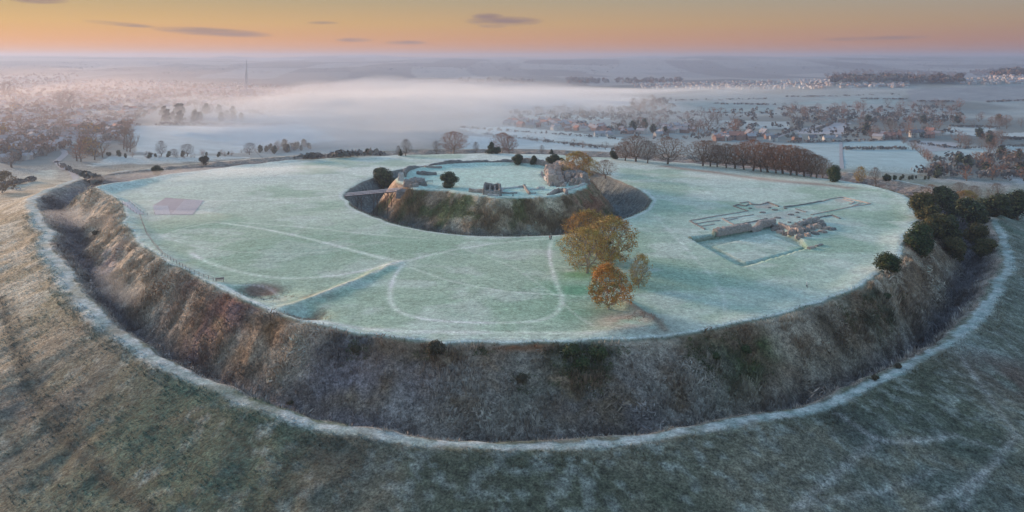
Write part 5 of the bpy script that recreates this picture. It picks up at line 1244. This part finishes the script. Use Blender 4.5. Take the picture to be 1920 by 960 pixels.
# --- parking rectangle with bay lines
cp = [(287, 386), (311, 371), (382, 376), (361, 403), (290, 403)]
q = hitline(cp); c0 = q.mean(0)
def drape(poly, lift, mat, name, parent=None, kind=None):
    p = np.array(poly); c = p.mean(0); V = [(*c, float(H(*c)) + lift)]; m = []
    for i in range(len(p)):
        for s in np.linspace(0, 1, 10, endpoint=False): m.append(p[i] + (p[(i + 1) % len(p)] - p[i]) * s)
    rings = 8; F = []
    for k in range(1, rings + 1):
        for w in m:
            x, y = c + (w - c) * k / rings; V.append((x, y, float(H(x, y)) + lift))
    n = len(m)
    for j in range(n): F.append((0, 1 + j, 1 + (j + 1) % n))
    for k in range(rings - 1):
        for j in range(n): F.append((1 + k * n + j, 1 + (k + 1) * n + j, 1 + (k + 1) * n + (j + 1) % n, 1 + k * n + (j + 1) % n))
    me = bpy.data.meshes.new(name); me.from_pydata(V, [], F); me.update(); me.materials.append(mat); o = link(name, me, parent)
    if kind: o['kind'] = kind
    return o
car_park = drape(q, .10, M['tarmac'], 'car_park', None, 'structure')
a, b, c_, d_ = np.array(q[0]), np.array(q[1]), np.array(q[2]), np.array(q[3])
e_ = np.array(q[4])
for i in range(15):
    f = (i + .5) / 15
    p0 = c_ + (d_ - c_) * f; din = (e_ - d_) / np.linalg.norm(e_ - d_)
    for s_pt, sgn in ((p0, 1), (a + (e_ - a) * f, -1)):
        V = []; w = np.array([-din[1], din[0]]) * .38
        p1 = s_pt + din * (9.0 if sgn > 0 else -6.5)
        for pt in (s_pt - w, s_pt + w, (s_pt + p1) / 2 + w, p1 + w, p1 - w, (s_pt + p1) / 2 - w): V.append((pt[0], pt[1], float(H(*pt)) + .16))
        me = bpy.data.meshes.new('parking_line'); me.from_pydata(V, [], [(0, 1, 2, 5), (5, 2, 3, 4)]); me.materials.append(M['paint']); link('parking_line', me, car_park)
# --- steps up the rampart
def steps():
    p = Vector(hit1(262, 402)); q_ = Vector(hit1(236, 383)); q_.z = max(q_.z, p.z + 2.0)
    t = empty('rampart_steps', p, 0, 1, label='pale wooden steps with handrails climbing the left rampart by the parking rectangle', category='steps')
    d = q_ - p; n = 16; h = Vector((d.x, d.y, 0)).normalized(); s = Vector((-h.y, h.x, 0)); me = MB().box((0, 0, 0), (.7, 3.0, .18), math.atan2(h.y, h.x)).mesh('step', M['timber_frost'])
    for i in range(n):
        o = link('step', me, t); o.location = d * (i / (n - 1)) + Vector((0, 0, .15))
    for k in (-1.4, 1.4):
        MB().tube(s * k + Vector((0, 0, 1.1)), d + s * k + Vector((0, 0, 1.1)), .08, .08, 5).build('handrail', M['timber_frost'], t)
        for i in range(6): MB().box(d * (i / 5) + s * k + Vector((0, 0, .4)), (.12, .12, 1.5)).build('rail_post', M['timber'], t)
steps()
def stile(px, py, label):
    p = hit1(px, py); t = empty('bench', p, .4, 1, label=label, category='bench')
    MB().box((0, 0, .46), (2.4, .5, .1)).build('seat', M['timber'], t); MB().box((0, .28, .85), (2.4, .08, .5)).build('backrest', M['timber'], t)
    for x in (-1, 1): MB().box((x, 0, .15), (.12, .45, .8)).build('leg', M['timber_dark'], t)
stile(412, 528, 'dark timber bench on the lawn edge above the rusty left slope')
# --- roads of the valley
def road(pts, w, name='road', lift=.25):
    L = smooth_line(hitline(pts), 8); tx = np.gradient(L[:, 0]); ty = np.gradient(L[:, 1]); q = np.hypot(tx, ty) + 1e-9; nx, ny = -ty / q, tx / q
    a = np.stack([L[:, 0] + nx * w / 2, L[:, 1] + ny * w / 2], 1); b = np.stack([L[:, 0] - nx * w / 2, L[:, 1] - ny * w / 2], 1); m = len(L)
    V = [(*p, float(z) + lift) for s in (a, b) for p, z in zip(s, H(s[:, 0], s[:, 1]))]
    F = [(i, m + i, m + i + 1, i + 1) for i in range(m - 1)]; me = bpy.data.meshes.new(name); me.from_pydata(V, [], F); me.update(); me.materials.append(M['road']); return link(name, me, kind='structure')
main_road = [(196, 268), (206, 258), (222, 245), (234, 232), (230, 215), (236, 206)]
road(main_road, 13); road([(104, 302), (118, 316), (140, 330), (172, 340)], 6); road([(1440, 264), (1470, 252), (1496, 236)], 7)
road([(100, 276), (122, 286), (110, 300), (104, 303)], 7); road([(1530, 244), (1545, 236), (1562, 230)], 5); road([(1577, 267), (1577, 290), (1579, 316)], 4)
CARPAINT = [material('car_paint_' + n, c, .35) for n, c in (('white', (.6, .6, .62)), ('dark', (.04, .04, .05)), ('red', (.35, .04, .03)), ('silver', (.35, .36, .38)))]
def car_meshes():
    body = MB(); body.box((0, 0, .55), (4.3, 1.75, .6), 0, .96)
    cab = MB(); cab.box((-.15, 0, 1.12), (2.5, 1.6, .56), 0, .74); w = MB().tube((0, -.1, 0), (0, .1, 0), .32, .32, 10)
    return body, cab, w.mesh('wheel', M['timber_dark'])
_b, _c, wheel_me = car_meshes()
bodies = [_b.mesh('body', m) for m in CARPAINT]; cabin_me = _c.mesh('cabin', M['glass'])
road_px = [(203, 261, 'dark car on the main road, lowest of the queue', 1), (207, 257, 'white car second from the bottom of the main road queue', 0), (213, 251, 'silver car midway up the main road queue', 3), (219, 247, 'dark car behind the silver one on the main road', 1), (227, 240, 'white car near the top bend of the main road', 0), (233, 231, 'red car at the bend of the main road', 2), (232, 222, 'red car beyond the bend, nearest the town', 2),
           (106, 305, 'dark car on the lane between the fields at left', 1), (33, 356, 'white car parked on the track by the left field', 0)]
for px, py, lab, ci in road_px:
    p = hit1(px, py); t = empty('car', (p[0], p[1], p[2] + .3), 1.2, 1.3 if py > 300 else 1.6, label=lab, category='car'); link('body', bodies[ci], t); link('cabin', cabin_me, t)
    for sx in (-1.35, 1.35):
        for sy in (-.8, .8): o = link('wheel', wheel_me, t); o.location = (sx, sy, .3)
# --- walkers, a few pixels tall
def person_mesh(name, stride, coat, legs):
    bm_v = [(0, 0, .95), (0, 0, 1.2), (0, 0, 1.42), (0, 0, 1.54), (0, .02, 1.68), (.2, 0, 1.40), (.26, .05, 1.12), (.24, .16, .90), (-.2, 0, 1.40), (-.26, -.05, 1.12), (-.24, .10, .90), (.1, 0, .88), (.11, stride * .5, .48), (.11, stride * .6, .06), (.11, stride * .6 + .14, .03), (-.1, 0, .88), (-.11, -stride * .3, .48), (-.11, -stride * .7, .06), (-.11, -stride * .7 + .14, .03)]
    e = [(0, 1), (1, 2), (2, 3), (3, 4), (2, 5), (5, 6), (6, 7), (2, 8), (8, 9), (9, 10), (0, 11), (11, 12), (12, 13), (13, 14), (0, 15), (15, 16), (16, 17), (17, 18)]
    rad = [.17, .18, .17, .07, .115, .08, .06, .045, .08, .06, .045, .11, .08, .055, .05, .11, .08, .055, .05]
    me = bpy.data.meshes.new(name); me.from_pydata(bm_v, e, []); o = bpy.data.objects.new(name, me); COL.objects.link(o)
    o.modifiers.new('skin', 'SKIN'); sv = me.skin_vertices[0].data
    for i, r in enumerate(rad): sv[i].radius = (r, r); sv[i].use_root = (i == 0)
    o.modifiers.new('sub', 'SUBSURF').levels = 1
    dg = bpy.context.evaluated_depsgraph_get(); out = bpy.data.meshes.new_from_object(o.evaluated_get(dg)); bpy.data.objects.remove(o)
    out.materials.clear()
    for m in (coat, legs, M['skin'], M['hair']): out.materials.append(m)
    for p in out.polygons:
        z = p.center.z; r = math.hypot(p.center.x, p.center.y)
        p.material_index = (3 if (z > 1.70 or p.center.y < -.03) else 2) if z > 1.56 else 2 if (r > .2 and z < .98 and z > .8) else 0 if z > .86 else 1
        p.use_smooth = True
    return out
M['skin'] = material('skin', (.5, .33, .25)); M['hair'] = material('hair', (.05, .035, .03)); M['coat_dark'] = material('coat_dark', (.03, .03, .04)); M['coat_red'] = material('coat_red', (.25, .04, .03)); M['coat_white'] = material('coat_white', (.6, .6, .6)); M['trousers'] = material('trousers', (.035, .04, .06))
pm = {'dark': person_mesh('person', .5, M['coat_dark'], M['trousers']), 'red': person_mesh('person', .3, M['coat_red'], M['trousers']), 'white': person_mesh('person', .4, M['coat_white'], M['trousers'])}
for px, py, kd, rz, lab in [(109, 466, 'dark', 0.2, 'walker in dark coat on the frosted path of the left outer bank'), (1034, 450, 'dark', 1.2, 'walker in dark coat standing at the moat edge by the autumn clump'), (1031, 450, 'red', -1.0, 'walker in red coat beside the dark-coated one at the moat edge'),
                            (1513, 539, 'white', .8, 'walker in pale top alone on the right lawn'), (962, 371, 'dark', 1.5, 'visitor in dark coat on the castle front edge near the hall outline'), (106, 305, 'dark', 0, '')]:
    if not lab: continue
    x, y, z = hit1(px, py) if py != 371 else (*P(962, 369.5, 6.8), float(H(*P(962, 369.5, 6.8))))
    o = link('person', pm[kd], None, label=lab, category='person'); o.location = (x, y, z); o.rotation_euler = (0, 0, rz)
# --- rough vegetation: tufts too many to count
def scatter(name, label, cat, X, Y, size, colour_fn, blades, seed, up=.8, jitter=.25, narrow=.35):
    rg = np.random.default_rng(seed); n = len(X); Z = H(X, Y); col = colour_fn(X, Y, rg); sz = size(X, Y, rg)
    a = rg.uniform(0, 6.283, (n, blades)); lean = rg.uniform(.2, 1.0, (n, blades)); hh = sz[:, None] * rg.uniform(.6, 1.2, (n, blades)); off = sz[:, None] * .35 * rg.uniform(0, 1, (n, blades))
    dx, dy = np.cos(a), np.sin(a); bx = X[:, None] + dx * off; by = Y[:, None] + dy * off; w = hh * narrow
    tipx = bx + dx * hh * lean * .8; tipy = by + dy * hh * lean * .8; tz = Z[:, None] + hh * up
    p0 = np.stack([bx - dy * w, by + dx * w, Z[:, None] - .15 + 0 * bx], -1); p1 = np.stack([bx + dy * w, by - dx * w, Z[:, None] - .15 + 0 * bx], -1); p2 = np.stack([tipx, tipy, tz], -1)
    V = np.stack([p0, p1, p2], 2).reshape(-1, 3); F = np.arange(len(V)).reshape(-1, 3)
    c = np.repeat(col, blades, 0) * rg.uniform(1 - jitter, 1 + jitter, (n * blades, 1)); c = np.repeat(c, 3, 0)
    me = mesh_np(name, V, F, np.clip(c, .01, .8)); me.materials.append(M['scrub']); return link(name, me, kind='stuff', label=label, category=cat)
def ring_points(n, Ta, Tb, a0, a1, seed, lo=0.0, hi=1.0, p=1.0):
    rg = np.random.default_rng(seed); th = np.radians(rg.uniform(a0, a1, n)); th = (th + math.pi) % (2 * math.pi) - math.pi; t = lo + (hi - lo) * rg.uniform(0, 1, n) ** p
    r0 = tab(Ta, th) if Ta is not None else 0; r1 = tab(Tb, th); R = r0 + (r1 - r0) * t; return CX + R * np.cos(th), CY + R * np.sin(th)
def gcol(k=1.0):
    def f(X, Y, rg):
        c, _ = ground_colour(X, Y); return c * k * rg.uniform(.6, 1.35, (len(X), 1))
    return f
def clumps(name, label, X, Y, size, tone, faces, seed):
    rg = np.random.default_rng(seed); n = len(X); Z = H(X, Y); col = tone(X, Y, rg); sz = size(X, Y, rg)
    d = rg.normal(0, 1, (n, faces, 3)); d /= np.linalg.norm(d, axis=2)[..., None]; d[..., 2] = np.abs(d[..., 2])
    C = np.stack([X, Y, Z - .1 * sz], 1)[:, None] + d * (sz[:, None, None] * np.array([.62, .62, .8])) * rg.uniform(.55, 1.05, (n, faces, 1))
    V, F, c = quads(C.reshape(-1, 3), d.reshape(-1, 3), np.repeat(sz * .21, faces), rg, np.clip(np.repeat(col, faces, 0) * rg.uniform(.6, 1.4, (n * faces, 1)), .012, .5), .34)
    me = mesh_np(name, V, F, c); me.materials.append(M['scrub']); return link(name, me, kind='stuff', label=label, category='scrub')
def frosty(k=1.0):
    def f(X, Y, rg):
        c, _ = ground_colour(X, Y); n = fbm(X, Y, 2.2, 2, 71); w = np.clip((n - .45) * 3, 0, 1)[:, None]
        return (c * (.75 + .2 * rg.uniform(0, 1, (len(X), 1))) * (1 - w) + (c * 1.25 + .03) * w) * k
    return f
X, Y = ring_points(13000, R_CREST, R_PATH, 172, 378, 411, .04, .84)
pol = lambda x, y: (np.arctan2(y - CY, x - CX) * 205, (np.hypot(x - CX, y - CY) - 205) * 2.0)
nn = fbm(*pol(X, Y), 9, 3, 46); keep = (nn > .44) & ((X > -110) | (nn > .54)); X, Y = X[keep], Y[keep]
clumps('ditch_brambles', 'clumped brown and olive brambles on the front ditch slope', X, Y, lambda x, y, r: r.uniform(.5, 1.5, len(x)) * (.7 + 2.4 * np.clip(fbm(*pol(x, y), 9, 3, 46) - .44, 0, 1) * 3), frosty(1.0), 17, 412)
tx, ty, tr = [], [], []
for px_, py_, rad_, k_ in ((1085, 695, 6.5, 230), (1115, 668, 5.5, 170), (1070, 662, 4, 80), (1330, 682, 6, 130), (1395, 664, 6, 130), (1300, 660, 4, 60), (668, 654, 3, 60), (815, 655, 3.2, 60), (980, 716, 3.2, 50), (905, 656, 3, 40), (1640, 585, 5, 70), (1590, 600, 4, 60), (1690, 560, 5, 90)):
    cx_, cy_, _z = hit1(px_, py_); q_ = np.random.default_rng(k_ + px_).normal(0, rad_ * .5, (k_, 2)); tx.append(cx_ + q_[:, 0]); ty.append(cy_ + q_[:, 1] * .7)
tx, ty = np.concatenate(tx), np.concatenate(ty)
_r, _t = np.hypot(tx - CX, ty - CY), np.arctan2(ty - CY, tx - CX); keep = (_r > tab(R_CREST, _t) + 1.5) & (_r < tab(R_PATH, _t) - 6); tx, ty = tx[keep], ty[keep]
clumps('green_brambles', 'dark green ivy and bramble patches on the front ditch slope', tx, ty, lambda x, y, r: r.uniform(.5, 1.5, len(x)), lambda X, Y, rg: np.array([(.035, .060, .022), (.055, .085, .03), (.085, .10, .035), (.11, .09, .045)])[rg.integers(0, 4, len(X))] * rg.uniform(.7, 1.4, (len(X), 1)), 20, 418)
hx, hy = [], []
for (cx_, cy_), rad_, k_ in ((P(497, 550), 6.5, 110), (P(472, 541), 4, 50), (P(562, 594), 6, 110), (P(585, 600), 4, 50), (P(1200, 600), 4, 40), (P(1218, 606), 4, 40)):
    q_ = np.random.default_rng(k_).normal(0, rad_ * .45, (k_, 2)); hx.append(cx_ + q_[:, 0] * 1.5); hy.append(cy_ + q_[:, 1])
clumps('hollow_scrub', 'brown scrub in the hollows beside the lawn banks', np.concatenate(hx), np.concatenate(hy), lambda x, y, r: r.uniform(.5, 1.1, len(x)), lambda X, Y, rg: np.array([[.24, .155, .115]]) * rg.uniform(.6, 1.5, (len(X), 1)), 11, 417)
X, Y = ring_points(5200, R_RIM, R_LIP, 175, 372, 413, .03, .46)
keep = fbm(X, Y, 8, 3, 47) > .44; X, Y = X[keep], Y[keep]
clumps('mound_brambles', 'clumped brown, green and rust brambles on the castle mound slope', X, Y, lambda x, y, r: r.uniform(.6, 1.3, len(x)) * (.7 + 2.0 * np.clip(fbm(x, y, 8, 3, 47) - .44, 0, 1) * 3), frosty(1.15), 17, 414)
X, Y = ring_points(60000, R_CREST, R_PATH, 170, 380, 401, .03, .86)
nn = fbm(*pol(X, Y), 6, 3, 33); keep = nn > .40; X, Y, nn = X[keep], Y[keep], nn[keep]
scatter('scrub', 'frosted brown bramble and rough grass on the outer ditch slopes', 'scrub', X, Y, lambda x, y, r: (.35 + 1.5 * np.clip(fbm(x, y, 8, 2, 44) - .38, 0, 1) * 2.2) * r.uniform(.6, 1.3, len(x)), frosty(1.35), 5, 402, narrow=.13)
X, Y = ring_points(16000, R_RIM, R_LIP, 170, 375, 403, .02, .5)
scatter('mound_scrub', 'rough brown and green scrub on the castle mound slope', 'scrub', X, Y, lambda x, y, r: (.4 + 1.9 * np.clip(fbm(x, y, 9, 2, 45) - .36, 0, 1) * 2.0) * r.uniform(.6, 1.3, len(x)), frosty(1.35), 5, 404, narrow=.15)
rg = np.random.default_rng(9)
th = np.radians(rg.uniform(185, 355, 52000)); off = 2 + 64 * rg.uniform(0, 1, len(th)) ** 1.1; R = tab(R_PATH, (th + math.pi) % (2 * math.pi) - math.pi) + off
X, Y = CX + R * np.cos(th), CY + R * np.sin(th); keep = fbm(X, Y, 5, 3, 51) > .44; X, Y = X[keep], Y[keep]
scatter('rough_grass', 'tussocky frosted brown-green grass on the outer hillside', 'grass', X, Y, lambda x, y, r: r.uniform(.2, .6, len(x)), frosty(1.5), 4, 405, .6, narrow=.2)
def band(n, T, lo, hi, a0, a1, seed):
    rg = np.random.default_rng(seed); th = np.radians(rg.uniform(a0, a1, n)); th = (th + math.pi) % (2 * math.pi) - math.pi; R = tab(T, th) + rg.uniform(lo, hi, n)
    return CX + R * np.cos(th), CY + R * np.sin(th)
X1, Y1 = band(5200, R_CREST, -1.2, 3.2, 172, 372, 421); X2, Y2 = band(6000, R_PATH, -5.5, -1.6, 185, 365, 422); X3, Y3 = band(7000, R_PATH, 1.2, 6.0, 185, 365, 423); X4, Y4 = band(2200, R_LIP, -1.8, .4, 190, 360, 424)
X, Y = np.concatenate([X1, X2, X3, X4]), np.concatenate([Y1, Y2, Y3, Y4]); keep = fbm(X, Y, 2.6, 2, 81) > .42; X, Y = X[keep], Y[keep]
scatter('verge_grass', 'ragged frosted grass along the rampart rim and path verges', 'grass', X, Y, lambda x, y, r: r.uniform(.25, .8, len(x)), frosty(1.15), 4, 425, .7, narrow=.16)
# bushes one can pick out on the slopes
bush_labels = [(178, 440, 'dark thorn bush on the tan left rampart slope'), (1640, 712, 'reddish small bush on the outer path edge, left of two'), (1683, 690, 'orange-brown small bush on the outer path edge, right of two'), (1090, 690, 'ivy-green thicket in the middle of the front ditch slope, left half'), (1122, 672, 'ivy-green thicket in the middle of the front ditch slope, upper half'), (1070, 668, 'dark ivy bush at the upper left of the middle thicket'),
               (668, 662, 'dark bush below the crest on the front left ditch slope'), (815, 664, 'dark olive bush below the crest left of the middle thicket'), (980, 716, 'olive bush halfway down the front ditch slope'), (1340, 672, 'greenish bush on the right front ditch slope, lower'), (1398, 660, 'greenish bush on the right front ditch slope, higher'), (1545, 742, 'brown shrub on the ditch side of the outer path'), (1662, 560, 'bramble clump under the round ivy-green bush'), (545, 760, 'tiny rusty tuft on the inner path edge at left front')]
for px, py, lab in bush_labels:
    g = 'green' in lab or 'ivy' in lab; big = 4.0 if 'thicket' in lab else 1.5 if 'small' in lab or 'tiny' in lab else 2.4
    x, y, z = hit1(px, py); plant(SHRUB[1 if g else 0], 'thorn_bush' if not g else 'ivy_bush', (x, y, z), big, lab, 'bush', None, 1.0, big * .2)
